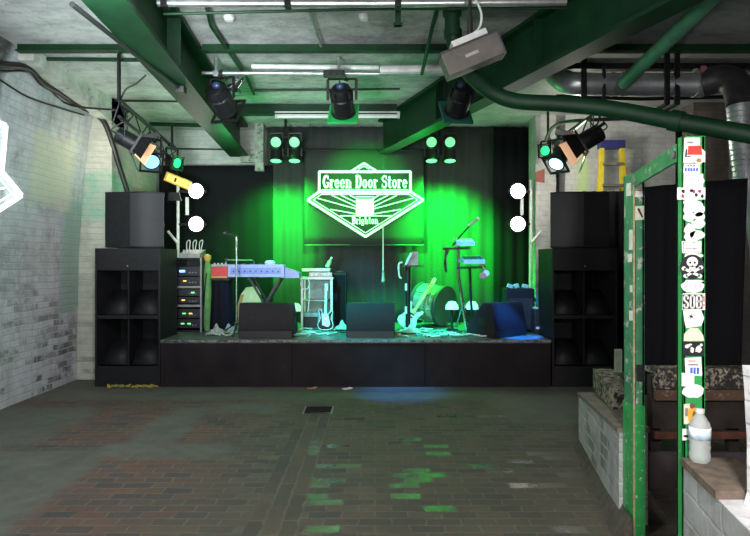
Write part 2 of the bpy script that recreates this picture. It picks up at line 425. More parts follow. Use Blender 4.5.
# ================================================================ STEELWORK OVERHEAD
def girder(label, c0, c1, zb, zt, fl, web=.03, ft=.035):
    g = empty('steel_girder', (c0[0], c0[1], zb), label, 'girder')
    p = Vector((0, 0, 0)); q = Vector((c1[0]-c0[0], c1[1]-c0[1], 0)); h = zt-zb
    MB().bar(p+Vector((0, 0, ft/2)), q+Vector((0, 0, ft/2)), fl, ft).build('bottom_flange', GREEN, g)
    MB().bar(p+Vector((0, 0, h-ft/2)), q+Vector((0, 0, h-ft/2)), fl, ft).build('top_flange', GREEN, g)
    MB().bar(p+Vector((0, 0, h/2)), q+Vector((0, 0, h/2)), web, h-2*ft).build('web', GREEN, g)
    d = (q-p).normalized(); n = Vector((-d.y, d.x, 0))
    for k in range(1, 4):
        c = p.lerp(q, k/4)
        a = MB()
        for s in (-1, 1):
            a.box(c+n*s*(fl/4)+Vector((0, 0, h/2)), (.02, fl/2-.02, h-2*ft), rot=math.atan2(d.y, d.x))
        a.build('stiffener_plate', GREEN, g)
    return g
def gl(y): return -1.92-.075*(y-6.55)
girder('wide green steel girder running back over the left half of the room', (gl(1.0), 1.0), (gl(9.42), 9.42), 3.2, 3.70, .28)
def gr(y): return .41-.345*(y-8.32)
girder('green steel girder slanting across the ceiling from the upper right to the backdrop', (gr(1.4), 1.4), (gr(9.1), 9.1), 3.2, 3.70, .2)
def joist(x0, x1, y, label, w=.09, h=.07, m=GREEN):
    o = MB().box(((x1-x0)/2, 0, 0), (x1-x0, .02, h)).box(((x1-x0)/2, 0, -h/2), (x1-x0, w, .014)).build('ceiling_joist', m)
    place(o, (x0, y, CEIL-h/2)); tag(o, label, 'joist', 'narrow green ceiling joists'); return o
joist(-3.56, -2.04, 5.98, 'green ceiling joist spanning from the left wall to the wide girder')
joist(-1.72, 1.09, 5.98, 'green ceiling joist between the two girders, just in front of the silver lamp bar')
joist(1.36, 4.7, 5.98, 'dim green ceiling joist running right from the slanting girder above the silver duct')
joist(-1.88, .30, 8.25, 'mottled green ceiling joist right above the white fluorescent batten', .12, .14)
joist(1.2, 4.3, 6.55, 'dark ceiling joist just behind the dim green one above the silver duct', m=BLACK2)
# dark bars in the left bay
def pipe(name, pts, r, m, label, cat, group=None, smooth=0, seg=10):
    o = MB().tube([Vector(p)-Vector(pts[0]) for p in pts], r, seg, smooth).build(name, m)
    o.location = pts[0]; return tag(o, label, cat, group)
pipe('conduit', [at(47, 59, 6.35), at(140, 60, 6.35)], .02, GREEN, 'thin dark green pipe just behind the joist in the left bay', 'pipe')
pipe('conduit', [at(94, 100.5, 8.0), at(186, 101.5, 8.0)], .014, CABLE, 'thin dark line of conduit under the ceiling left of the wide girder', 'pipe')
pipe('conduit', [at(150, 124, 9.2), at(222, 126, 9.2)], .03, GREEN, 'lumpy dark green pipe high on the wall above the left drape', 'pipe')
pipe('conduit', [at(165, 148.5, 9.8), at(232, 149.5, 9.8)], .012, CABLE, 'lower thin wire along the wall above the left drape', 'pipe')
pipe('conduit', [at(252, 90.5, 7.4), at(400, 89, 7.35)], .014, CABLE, 'thin dark conduit between the lamp bar and the batten', 'pipe')
pipe('conduit', [at(207, 8, 5.0), at(211, 26, 5.38), at(247, 78, 6.9), at(254, 94, 7.55)], .018, GREEN, 'crooked dark conduit zigzagging down the ceiling right of the wide girder', 'pipe')
pipe('conduit', [at(308, 8, 5.0), at(321, 46, 5.88)], .014, DULLSTEEL, 'thin slanting rod on the ceiling above the middle of the room', 'pipe')
pipe('conduit', [at(438, 5, 4.9), at(432, 28, 5.2), at(422, 74, 6.15)], .018, GREEN, 'thin dark green drop pipe left of the bent green pipe', 'pipe')
pipe('hanger_rod', [at(119, 49, 6.14), at(119, 101, 6.14)], .02, BLACK2, 'dark upright rod holding the left lighting truss', 'rod')
pipe('hanger_rod', [at(172, 126, 8.5)+Vector((0, 0, .02)), at(172, 147, 8.5)], .018, BLACK2, 'short dark rod at the far end of the left lighting truss', 'rod')

# top scaffold tube and what is on it
t = empty('scaffold_tube', at(158, 3, 4.6), 'bright silver scaffold tube along the top edge of the picture', 'tube')
o0 = at(158, 3, 4.6)
MB().tube([(0, 0, 0), at(375, 3.5, 4.6)-o0, at(566, 2, 4.6)-o0], .030, 14).build('tube', STEEL, t)
MB().tube([Vector((0, .12, -.035)), at(375, 9, 4.72)-o0, at(566, 8, 4.72)-o0], .012, 8).build('lower_rod', GREEN, t)
for px in (165, 288, 398):
    MB().box(at(px, 3, 4.6)-o0, (.05, .08, .085), bev=.008).build('clamp', BLACK2, t)
t = empty('drop_bracket', at(398, 16, 4.75), 'short green bracket hanging below the silver scaffold tube', 'bracket')
MB().box((0, 0, 0), (.045, .045, .16)).box((0, 0, -.07), (.07, .05, .02)).build('bracket', GREEN, t)

# silver lamp bar with its hangers
BY = 6.3
t = empty('lamp_bar', at(202, 73, BY), 'silver bar across the room carrying three black stage lamps', 'bar')
o0 = at(202, 73, BY)
MB().tube([(0, 0, 0), at(466, 74, BY)-o0], .021, 12).build('tube', STEEL, t)
for px in (216, 339, 455):
    p = at(px, 74, BY)-o0
    MB().cyl(p, p+Vector((0, 0, CEIL-.02-at(px, 74, BY).z)), .016).box(p, (.05, .06, .06), bev=.006).build('hanger', STEEL, t)
pipe('white_tube', [at(380, 70, 6.18), at(446, 69, 6.18)], .045, WHITEPIPE, 'thick white tube end beside the tilted hanging heater', 'tube')
pipe('white_tube', [at(252, 66.5, 6.45), at(379, 68, 6.45)], .028, WHITEPIPE, 'long pale tube just above and behind the silver lamp bar', 'tube')
t = empty('hooded_lamp', at(238, 79, 6.4), 'small silver cone lamp hanging tilted behind the left stage lamp', 'lamp')
MB().lathe([(.03, 0), (.05, .03), (.055, .12), (.075, .2)], (.05, 0, .05), (-.6, 0, -.8), 16).build('shade', CHROME, t)
MB().box((-.05, 0, -.13), (.15, .1, .04), bev=.01).build('base', BLACK2, t)

for px, py, lb in ((229, 19, 'small round white ceiling rose near the crooked conduit'), (364, 18, 'small round white ceiling rose above the middle of the room')):
    o = MB().lathe([(.045, 0), (.05, -.02), (.035, -.045), (.01, -.05)], (0, 0, 0), seg=18).build('ceiling_rose', PALE)
    Yc = F*(CEIL-H-.03)/(CY-py); o.location = (at(px, py, Yc).x, Yc, CEIL-.002); tag(o, lb, 'ceiling rose')
# fluorescent batten
t = empty('strip_light', at(275, 114, 8.25), 'long white unlit fluorescent batten above the middle backdrop', 'light')
ln = (400-275)/F*8.25
MB().box((ln/2, 0, 0), (ln, .07, .06), bev=.008).build('housing', PALE, t)
MB().cyl((.04, -.02, -.045), (ln-.04, -.02, -.045), .016).build('tube', mat('frosted_tube_glass', (.8, .82, .82), .3, 0, .05, 10, 0), t)
for x in (.02, ln-.02): MB().box((x, -.02, -.04), (.03, .04, .05)).build('end_cap', PALE, t)

# ---------------------------------------------------------------- stage lamps
def stage_lamp(loc, aim, label, lens, frame=None, r=.105, ln=.27, doors=None, group='black stage lamps', up=.26):
    """body along aim, hung by a yoke from a clamp above"""
    t = empty('stage_lamp', loc, label, 'stage lamp', 0, group)
    d = Vector(aim).normalized(); R = rotto(d)
    b = MB(); b.M = R
    b.lathe([(r*.45, -ln*.5), (r*.8, -ln*.45), (r*.9, -ln*.3), (r*.9, -ln*.12), (r, -ln*.08), (r, ln*.45), (r*1.08, ln*.46), (r*1.08, ln*.5)], (0, 0, 0), seg=22)
    for k in range(6):
        a = k*PI/3; b.box((math.cos(a)*r*.93, math.sin(a)*r*.93, -ln*.25), (.02, .02, ln*.3), rot=a)
    b.build('body', BLACK2, t)
    b = MB(); b.M = R; b.lathe([(r*.9, ln*.505), (r*.6, ln*.53), (.01, ln*.54)], (0, 0, 0), seg=22); b.build('lens', lens, t)
    b = MB(); b.M = R; s = r*1.25
    for x, y, w, h in ((0, s, 2*s+.02, .02), (0, -s, 2*s+.02, .02), (s, 0, .02, 2*s), (-s, 0, .02, 2*s)):
        b.box((x, y, ln*.55), (w, h, .025))
    b.build('gel_frame', frame or BLACK2, t)
    if frame:
        b = MB(); b.M = R; b.box((0, 0, ln*.56), (2*s-.01, 2*s-.01, .004)); b.build('gel', frame, t)
    b = MB(); side = d.cross(Vector((0, 0, 1))).normalized()
    a, c = side*(r+.03), -side*(r+.03)
    top = Vector((0, 0, up-.06))
    b.bar(a, a+top, .03, .008, d).bar(c, c+top, .03, .008, d).bar(a+top, c+top, .03, .008, d); b.build('yoke', BLACK2, t)
    b = MB(); b.cyl(top, top+Vector((0, 0, .09)), .012); b.box(top+Vector((0, 0, .05)), (.045, .05, .05), bev=.006); b.build('clamp', BLACK2, t)
    if doors:
        for ang, m in doors:
            b = MB(); b.M = R @ Matrix.Rotation(ang, 4, 'Z')
            b.prism([(-s*.8, 0), (s*.8, 0), (s*1.15, s*1.6), (-s*1.15, s*1.6)], .006, TM((0, s, ln*.56), Matrix.Rotation(math.radians(48), 4, 'X')))
            b.build('barn_door', m, t)
    b = MB(); b.tube([R @ Vector((0, 0, -ln*.5)), R @ Vector((0, .02, -ln*.75)), top+Vector((.06, 0, -.02)), top+Vector((.02, 0, .05))], .008, 6, 5); b.build('cable', CABLE, t)
    return t
LENS_DARK = mat('dark_lens_glass', (.05, .06, .08), .1, 0, .2, 10, 0)
LENS_BLUE = mat_emit('blue_lit_lens', (.15, .45, 1.0), 3.0)
LENS_PEACH = mat_emit('peach_lit_gel', (1.0, .48, .26), .85)
LENS_GREEN = mat_emit('green_lit_lens', (.02, 1.0, .22), 1.6)
LENS_CYAN = mat_emit('cyan_lit_lens', (.45, .85, 1.0), 2.5)
GREENGEL = mat('green_gel_frame', (.02, .40, .09), .5, 0, .2, 10, 0)
TEALGEL = mat('teal_gel_frame', (.015, .09, .075), .5, 0, .2, 10, 0)
for px, py, aim, fr, lab in ((221, 99, (.25, .8, -.55), None, 'black stage lamp under the left end of the silver bar by the wide girder'),
                             (342, 100, (.05, .75, -.65), GREENGEL, 'black stage lamp with a green gel frame hanging in the middle of the bar'),
                             (460, 99, (-.15, .8, -.6), TEALGEL, 'black stage lamp hanging below the tilted heater against the slanting girder')):
    t = stage_lamp(at(px, py, BY-.15 if px == 460 else BY), aim, lab, LENS_DARK, fr, .12, .32, up=.28)
    MB().box((-.02, -.135, .03), (.05, .006, .035), rot=Matrix.Rotation(-.5, 4, 'X')).build('rating_plate', PALE, t)
    MB().ball((-.01, -.15, .10), .045, (1, .7, .8)).build('rear_cap', mat('blue_highlight_cap', (.03, .05, .12), .35, .2, .2, 10, 0), t)  # blue highlight on the lamp's back built as a coloured cap
t = empty('dimmer_box', at(334, 74, 6.22), 'flat black socket box on the silver bar above the middle stage lamp', 'box')
MB().box((0, 0, 0), (.22, .07, .07), bev=.008).build('case', BLACK2, t)
for x in (-.07, 0, .07): MB().cyl((x, -.03, 0), (x, -.045, 0), .022).build('socket', CABLE, t)

# side trusses
def truss(p0, p1, label):
    t = empty('lighting_truss', p0, label, 'truss')
    q = p1-p0; up = Vector((0, 0, .17))
    MB().tube([(0, 0, 0), q], .022, 10).build('upper_chord', BLACK2, t)
    MB().tube([-up, q-up], .018, 10).build('lower_chord', BLACK2, t)
    n = 9
    for k in range(n):
        a, c = q*(k/n), q*((k+1)/n)
        if k % 2: a, c = a-up, c
        else: a, c = a, c-up
        MB().tube([a, c], .009, 6).build('brace', BLACK2, t)
    return t
TL0, TL1 = at(119, 100, 6.14), at(174, 148, 8.55)
TR0, TR1 = at(604, 107, 6.2), at(546, 148, 8.55)
truss(TL0, TL1, 'dark lighting truss running back along the left wall')
truss(TR0, TR1, 'dark lighting truss running back above the right loudspeakers')
PEACH = mat_emit('peach_lit_gel_sheet', (1.0, .50, .30), .55)  # lamp light in the gel flap put in as emission
def aimed(p, q): return (Vector(q)-Vector(p))
p = at(126, 139, 6.5); stage_lamp(p, (.85, .25, -.5), 'black stage lamp with a peach-lit gel on the near end of the left truss', LENS_PEACH, None, .09, .23, [(0, BLACK2), (PI/2, BLACK2), (-PI/2, PEACH), (PI, BLACK2)], up=.32)
p = at(150, 157, 7.4); stage_lamp(p, (.35, -.6, -.5), 'black stage lamp with a blue-lit face, second along the left truss', LENS_BLUE, None, .10, .26, up=.28)
p = at(172, 162, 8.2); stage_lamp(p, (.75, -.4, -.2), 'small black stage lamp showing green light beside the left blinder stand', LENS_GREEN, None, .07, .2, up=.24)
p = at(592, 137, 6.5); stage_lamp(p, (-.85, .2, -.5), 'black stage lamp with a peach-lit gel on the near end of the right truss', LENS_PEACH, None, .10, .25, [(0, BLACK2), (PI/2, PEACH), (-PI/2, BLACK2), (PI, BLACK2)], up=.32)
p = at(560, 157, 7.4); stage_lamp(p, (-.35, -.3, -.5), 'black stage lamp with a cyan-lit face, second along the right truss', LENS_CYAN, None, .10, .26, up=.28)
p = at(548, 151, 8.3); stage_lamp(p, (-.6, -.75, -.1), 'small black stage lamp showing green light beside the right blinder stand', LENS_GREEN, None, .07, .2, up=.2)
# yellow flood with its lit reflector
t = empty('flood_lamp', at(178, 181, 8.4), 'tilted yellow-lit strip flood just above the left blinder lamps', 'lamp')
M = Matrix.Rotation(math.radians(22), 4, 'Y')
b = MB(); b.M = M; b.box((0, 0, .0), (.36, .09, .13), bev=.01); b.build('housing', mat('yellow_enamel', (.75, .48, .06), .5, 0, .15, 10, .1), t)
b = MB(); b.M = M; b.box((.01, -.048, -.0), (.31, .012, .09)); b.build('reflector', mat_emit('amber_lit_reflector', (1.0, .55, .12), .9), t)
b = MB(); b.M = M; b.box((-.02, -.056, 0), (.03, .006, .06)); b.build('lamp_holder', BLACK2, t)
MB().tube([(0, 0, .06), (-.03, .02, .2), (-.06, .02, .3)], .012, 6).build('yoke', BLACK2, t)
MB().prism([(0, 0), (.2, 0), (.16, .12), (.02, .12)], .006, TM((-.14, -.02, -.28), Matrix.Rotation(PI/2, 4, 'X'))).build('barn_door', BLACK2, t)
t = empty('flag_plate', at(536, 176, 8.55), 'small dark red plate left of the right green stage lamp', 'plate')
MB().prism([(0, -.08), (.12, -.1), (.12, .1), (0, .06)], .012, Matrix.Rotation(PI/2, 4, 'X')).build('plate', mat('dark_red_plate', (.2, .03, .02), .6, 0, .2, 10, .1), t)

# LED cans above the backdrop
LED_DISC = mat_emit('pale_green_led_face', (.22, .85, .36), .75)
LED_HOT = mat_emit('bright_green_led_face', (.12, 1.0, .25), 2.6)
def led_can(loc, aim, m, label, r=.078):
    t = empty('led_can', loc, label, 'stage lamp', 0, 'green LED cans above the backdrop')
    d = Vector(aim).normalized(); R = rotto(d)
    b = MB(); b.M = R; b.lathe([(r*.7, -.17), (r*.98, -.14), (r*1.0, .0), (r*1.08, .005), (r*1.08, .02), (r*.98, .02), (r*.98, .012)], (0, 0, 0), seg=20); b.build('body', BLACK2, t)
    b = MB(); b.M = R; b.lathe([(r*.97, .013), (r*.5, .022), (.005, .024)], (0, 0, 0), seg=20); b.build('lens', m, t)
    b = MB(); s = d.cross(Vector((0, 0, 1))).normalized()*(r+.015); e = d*-.06
    b.bar(s+e, s+e+Vector((0, 0, .12)), .02, .006, d).bar(-s+e, -s+e+Vector((0, 0, .12)), .02, .006, d).bar(s+e+Vector((0, 0, .12)), -s+e+Vector((0, 0, .12)), .02, .006, d); b.build('yoke', BLACK2, t)
    return t
LY = 8.95
for px, w in ((276, 'far left'), (294.5, 'second from the left'), (431.5, 'third from the left'), (450, 'far right')):
    led_can(at(px, 142, LY), (0, -.93, -.36), LED_DISC, f'upper green LED can with a pale round face, {w} of its row')
    led_can(at(px, 160, LY), (0, .05 if False else -.22, -.95), LED_HOT, f'lower green LED can glowing downwards, {w} of its row', .085)
for x0, x1, lab in ((268, 303, 'black bar carrying the left four green LED cans'), (424, 458, 'black bar carrying the right four green LED cans')):
    t = empty('can_bar', at((x0+x1)/2, 150, 9.08), lab, 'bar')
    hw = (x1-x0)/2/F*9.08
    MB().tube([(-hw, 0, .2), (hw, 0, .2)], .018).tube([(-hw, 0, -.08), (hw, 0, -.08)], .018).build('rail', BLACK2, t)
    MB().tube([(0, .01, -.12), (0, .01, CEIL-t.location.z-.01)], .02).build('drop_pole', BLACK2, t)

# blinder stands
BL_HOT = mat_emit('white_hot_lamp', (1.0, .95, .9), 14.0)
def blinder(px, lab):
    return lab
def blinder_lamp(loc, label):
    t = empty('blinder_lamp', loc, label, 'stage lamp', 0, 'round white blinder lamps')
    MB().lathe([(.06, .14), (.1, .1), (.12, .01), (.12, 0), (.108, 0), (.105, .01)], (0, 0, 0), (0, 1, 0), 24).build('housing', BLACK2, t)
    MB().lathe([(.106, .006), (.09, -.015), (.05, -.03), (.004, -.034)], (0, 0, 0), (0, 1, 0), 24).build('lens', BL_HOT, t)
    MB().bar((-.135, .05, 0), (.135, .05, 0), .012, .03).build('bracket', BLACK2, t)
DECK = .583
for px, pole, side in ((196, 178, 'left'), (518, 531, 'right')):
    for py, w in ((191, 'upper'), (224, 'lower')):
        blinder_lamp(at(px, py, 8.75), f'{w} glaring white blinder lamp at the {side} side of the stage')
    p = at(pole, 250, 8.82)
    t = empty('lamp_stand', (p.x, p.y, DECK), f'pale upright stand holding the {side} pair of white blinder lamps', 'stand')
    s = 1 if side == 'left' else -1
    ztop = at(0, 180, 8.82).z-DECK
    MB().cyl((0, 0, .25), (0, 0, ztop), .022).build('pole', WHITEPIPE, t)
    for py in (191, 224):
        z = at(0, py, 8.75).z-DECK; dx = abs(at(px, 0, 8.75).x-p.x)-.13
        MB().bar((0, 0, z), (s*dx, -.01, z), .03, .03).build('arm', BLACK2, t)
    for k in range(3):
        a = k*2*PI/3+.5
        MB().tube([(0, 0, .55), (.3*math.cos(a), .3*math.sin(a), .015)], .012, 6).build('leg', BLACK2, t)
    MB().box((s*.13, .02, at(0, 206, 8.8).z-DECK), (.045, .02, .26), rot=0).build('label_strip', WHITEPIPE, t)
    MB().tube([(0, -.03, 1.25), (s*.02-.16*s, -.03, 1.42)], .02, 8).build('side_peg', WHITEPIPE, t)

# ================================================================ STAGE
STY = 7.44
t = empty('stage', (-.25, STY, 0), 'low black stage platform across the end of the room', 'stage')
def stage_local(poly): return [(x+.25, y-STY) for x, y in poly]
M_DECK = mat('scuffed_black_stage_floor', (.11, .115, .115), .33, 0, .5, 7, .3, worn=(.16, .18, .17), wornamt=.6, wscale=11)
M_FASCIA = mat('matt_black_fascia', (.012, .008, .010), .6, 0, .5, 3, .2, spec=.2, worn=(.06, .055, .055), wornamt=.66, wscale=14)
deck = stage_local([(-2.66, STY), (2.18, STY), (2.18, 8.12), (2.76, 8.12), (2.76, 9.84), (-3.4, 9.84), (-3.4, 8.12), (-2.66, 8.12)])
MB().prism(deck, .04, TM((0, 0, DECK-.04))).build('deck', M_DECK, t)
MB().prism(stage_local([(-2.6, STY+.06), (2.12, STY+.06), (2.12, 8.2), (2.7, 8.2), (2.7, 9.8), (-3.3, 9.8), (-3.3, 8.2), (-2.6, 8.2)]), DECK-.042).build('substructure', BLACK, t)
for x0, x1 in ((-2.66, -1.03), (-1.03, .62), (.62, 2.18)):
    MB().box(((x0+x1)/2+.25, .02, (DECK-.045)/2), (x1-x0-.006, .035, DECK-.045)).build('fascia_panel', M_FASCIA, t)
MB().box((-.24+.25, -.006, DECK-.012), (4.84, .02, .028)).build('edge_trim', mat('worn_grey_edge', (.20, .205, .20), .5, 0, .4, 12, .3, worn=(.04, .04, .04), wornamt=.5, wscale=20), t)

# ---- drapes (folded cloth)
def drape(x0, x1, y, z0, z1, label, m, pitch=.14, amp=.035, name='curtain', group='black stage drapes', yfun=None, top=None, seed=0, right=None):
    rnd = random.Random(seed); W = x1-x0; ph = rnd.uniform(0, 6)
    o = None
    n = max(24, int(W/pitch*8))
    def fn(u, v):
        x = x0+u*W; k = .75+.25*math.sin(3.1*x+ph)
        yy = y+amp*k*math.sin(2*PI*x/pitch+1.3*math.sin(x*2.3+ph)+.35*math.sin(v*2+x))
        if yfun: yy += yfun(u)
        zt = z1 if top is None else top(u)
        xx = x if right is None else x-right(1-v)*u
        return (xx-x0, yy-y, (z0-z0)+(zt-z0)*v)
    o = MB().grid(fn, n, 14).build(name, m, solid=.006)
    o.location = (x0, y, z0); return tag(o, label, 'curtain', group)
drape(-3.42, -1.62, 9.5, DECK+.02, 3.08, 'black drape hanging behind the left blinder lamps and the equipment rack', CLOTH_BLACK, amp=.005, pitch=.22, seed=1)
drape(-1.72, 2.2, 9.56, DECK+.02, CEIL-.02, 'tall middle backdrop curtain lit green behind the lettered banner', CLOTH_BACK, pitch=.19, amp=.022, seed=2)
drape(1.86, 2.42, 9.40, DECK+.02, CEIL-.06, 'black drape behind the right blinder lamps', CLOTH_BLACK, pitch=.2, amp=.010, seed=3)
drape(2.84, 4.2, 8.22, .02, 2.52, 'black drape hanging behind the right loudspeakers, hiding the foot of the ladder', CLOTH_BLACK, pitch=.15, amp=.02, seed=6)
def ytop(u): return at(0, 190-u*12, 5.9-.65*u).z
drape(2.38, 3.24, 5.75, .3, 2.3, 'long black curtain closing the side bay behind the green posts', CLOTH_BLACK, pitch=.16, amp=.03,
      yfun=lambda u: -.55*u, top=lambda u: at(0, 189-u*11, 5.75-.55*u).z, seed=4, right=lambda d: .07*max(0, d))

# ---- lettering in strokes (units: cap height 1)
def arc(cx, cy, rx, ry, a0, a1, n=12):
    return [(cx+rx*math.cos(math.radians(a0+(a1-a0)*i/n)), cy+ry*math.sin(math.radians(a0+(a1-a0)*i/n))) for i in range(n+1)]
TK, TN = .17, .085
def glyph(c):
    x = .66
    if c == 'G': return .58, [(arc(.29, .5, .22, .45, 50, 310), TK), ([(.49, .42), (.49, .12)], TK), ([(.33, .42), (.58, .42)], TN), ([(.47, .95), (.47, .7)], TN)]
    if c == 'r': return .40, [([(.13, 0), (.13, x)], TK), ([(.0, .03), (.27, .03)], TN), ([(.0, x-.03), (.15, x-.03)], TN), (arc(.27, x-.2, .12, .16, 160, 40), TN), (arc(.34, x-.11, .03, .04, 0, 360, 6), .08)]
    if c == 'e': return .46, [(arc(.23, x/2, .16, x/2-.03, 0, 330), .13), ([(.08, x/2+.02), (.40, x/2+.02)], TN)]
    if c == 'n': return .54, [([(.13, 0), (.13, x)], TK), ([(0, .03), (.25, .03)], TN), ([(0, x-.03), (.14, x-.03)], TN), (arc(.27, x-.22, .14, .18, 165, 10), TN), ([(.41, x-.2), (.41, 0)], TK), ([(.29, .03), (.54, .03)], TN)]
    if c == 'D': return .60, [([(.14, 0), (.14, 1)], TK), ([(0, .035), (.3, .035)], TN), ([(0, .965), (.3, .965)], TN), (arc(.26, .5, .25, .46, 90, -90), TK*.95)]
    if c == 'o': return .46, [(arc(.23, x/2, .155, x/2-.04, 0, 360), .14)]
    if c == 'S': return .50, [(arc(.25, .73, .165, .22, 40, 270), .14), (arc(.25, .28, .175, .24, 90, -140), .15), ([(.43, .95), (.43, .7)], TN), ([(.07, .05), (.07, .3)], TN)]
    if c == 't': return .36, [([(.16, .1), (.16, .9)], TK), ([(0, x-.03), (.32, x-.03)], TN), (arc(.25, .12, .09, .09, 180, 340, 6), TN)]
    if c == 'B': return .56, [([(.14, 0), (.14, 1)], TK), ([(0, .035), (.3, .035)], TN), ([(0, .965), (.3, .965)], TN), ([(.14, .52), (.3, .52)], TN), (arc(.27, .75, .19, .21, 90, -90), TK*.85), (arc(.27, .28, .22, .245, 90, -90), TK*.9)]
    if c == 'i': return .28, [([(.14, 0), (.14, x)], TK), ([(0, .03), (.28, .03)], TN), ([(.02, x-.03), (.14, x-.03)], TN), ([(.14, .8), (.14, .95)], TK)]
    if c == 'g': return .48, [(arc(.22, .42, .14, .2, 0, 360), .12), (arc(.23, -.08, .17, .13, 0, 360), .09), ([(.33, .58), (.46, .64)], TN), ([(.12, .24), (.16, .06)], TN)]
    if c == 'h': return .54, [([(.13, 0), (.13, 1)], TK), ([(0, .03), (.25, .03)], TN), ([(0, .965), (.14, .965)], TN), (arc(.27, x-.22, .14, .18, 165, 10), TN), ([(.41, x-.2), (.41, 0)], TK), ([(.29, .03), (.54, .03)], TN)]
    if c == 'O': return .56, [(arc(.28, .5, .2, .43, 0, 360, 18), .17)]
    return .28, []
def ribbon(b, pts, w, M, th):
    for (x0, y0), (x1, y1) in zip(pts, pts[1:]):
        d = math.hypot(x1-x0, y1-y0)
        if d < 1e-6: continue
        a = math.atan2(y1-y0, x1-x0)
        b.box((0, 0, 0), (d+w*.28, w, th), rot=M @ Matrix.Translation(((x0+x1)/2, (y0+y1)/2, th/2)) @ Matrix.Rotation(a, 4, 'Z'))
def write(b, text, x, y, h, M, th, width=None, cond=1.0, sp=.05, bold=1.0):
    adv = sum(glyph(c)[0]+sp for c in text)*h
    if width: cond = width/adv
    for c in text:
        w, st = glyph(c)
        for pts, tk in st:
            ribbon(b, [(x+px*h*cond, y+py*h) for px, py in pts], tk*h*(.5+.5*cond)*bold, M, th)
        x += (w+sp)*h*cond

def emblem(t, M, m, msq, th=.006, only=None):
    """The house emblem in units of one picture pixel of the banner, origin at its left tip, x right, y up."""
    P = lambda x, y: (x-307.5, 200-y)
    b = MB()
    rect = [P(319.5, 172), P(410.3, 172), P(410.3, 192), P(319.5, 192), P(319.5, 172)]
    ribbon(b, rect, 2.5, M, th)
    ribbon(b, [P(319.5, 192), P(307.8, 200.2), P(365.5, 236.7), P(423.2, 200.2), P(410.5, 192)], 2.5, M, th)
    ribbon(b, [P(352, 171), P(364, 163.6), P(376, 171)], 2.0, M, th)
    b.build('outline', m, t, False)
    b = MB()
    ribbon(b, [P(321.5, 194.5), P(313.5, 200.2), P(365.5, 233), P(417.5, 200.2), P(409, 194.5)], .8, M, th)
    ribbon(b, [P(358.5, 169.6), P(364, 166.3), P(369.5, 169.6)], .8, M, th)
    ribbon(b, [P(322, 189.8), P(408, 189.8)], .7, M, th)
    ribbon(b, [P(321.5, 194.3), P(409, 194.3)], 1.4, M, th)
    b.build('inner_line', m, t, False)
    b = MB(); write(b, 'Green Door Store', *P(323.2, 188.2), 12.6, M, th, width=84.5); b.build('lettering', m, t, False)
    b = MB(); write(b, 'Brighton', *P(352, 224.0), 7.2, M, th, width=26.5); b.build('town_lettering', m, t, False)
    b = MB()
    for x0, y0, x1, y1 in ((356, 214, 330.5, 209.5), (356, 209, 318, 198.5), (356, 206.5, 332, 195.5), (357, 203, 341, 195.5), (358, 199.5, 350, 195.5),
                           (374, 214, 401, 209.5), (374, 209, 412.5, 198.5), (374, 206.5, 397, 195.5), (373, 203, 388, 195.5), (372, 199.5, 379, 195.5)):
        ribbon(b, [P(x0, y0), P(x1, y1)], .95, M, th)
    ribbon(b, [P(340, 216), P(392, 216)], 1.1, M, th)
    ribbon(b, [P(356, 197), P(374, 197)], .8, M, th)
    b.build('sun_rays', m, t, False)
    b = MB(); b.box((0, 0, 0), (17.6, 16.2, th), rot=M @ Matrix.Translation((*P(365, 207.3), th/2))); b.build('door_panel', msq, t, False)
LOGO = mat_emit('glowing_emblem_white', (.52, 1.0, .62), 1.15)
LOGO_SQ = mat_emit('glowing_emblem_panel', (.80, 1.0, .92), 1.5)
BNY = 9.30
t = empty('banner', at(364, 245, BNY), 'dark cloth banner with glowing white diamond emblem lettered Green Door Store Brighton', 'banner')
bw, bh = (423-304)/F*BNY, (245-150)/F*BNY
MB().grid(lambda u, v: ((u-.5)*bw, .012*math.sin(9*u+2*v), v*bh), 30, 10).build('cloth', CLOTH_BANNER, t, solid=.006)
MB().tube([(-bw/2, .0, 0), (bw/2, 0, 0)], .007, 8).build('bottom_bar', mat('grey_banner_bar', (.10, .11, .10), .5, 0, .2, 10, 0), t)
MB().tube([(-bw/2, .0, bh), (bw/2, 0, bh)], .014, 8).build('top_bar', BLACK2, t)
for sx in (-1, 1): MB().tube([(sx*bw*.45, 0, bh), (sx*bw*.45, 0, CEIL-t.location.z-.01)], .004, 6).build('cord', CABLE, t)
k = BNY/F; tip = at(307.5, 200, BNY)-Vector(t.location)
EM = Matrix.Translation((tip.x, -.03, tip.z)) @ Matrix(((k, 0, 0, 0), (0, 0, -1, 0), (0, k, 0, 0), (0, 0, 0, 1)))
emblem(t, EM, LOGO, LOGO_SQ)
# its twin on the left wall: only the right end is in the picture
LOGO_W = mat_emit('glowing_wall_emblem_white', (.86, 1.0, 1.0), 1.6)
tipY = 600*3.83/353.0
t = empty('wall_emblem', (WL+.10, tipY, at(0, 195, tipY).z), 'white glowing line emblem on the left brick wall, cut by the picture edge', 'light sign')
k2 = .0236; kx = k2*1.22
emblem(t, Matrix(((0, k2*.09, 1, 0), (kx, 0, 0, -116.2*kx), (0, k2, 0, 0), (0, 0, 0, 1))), LOGO_W, LOGO_W)

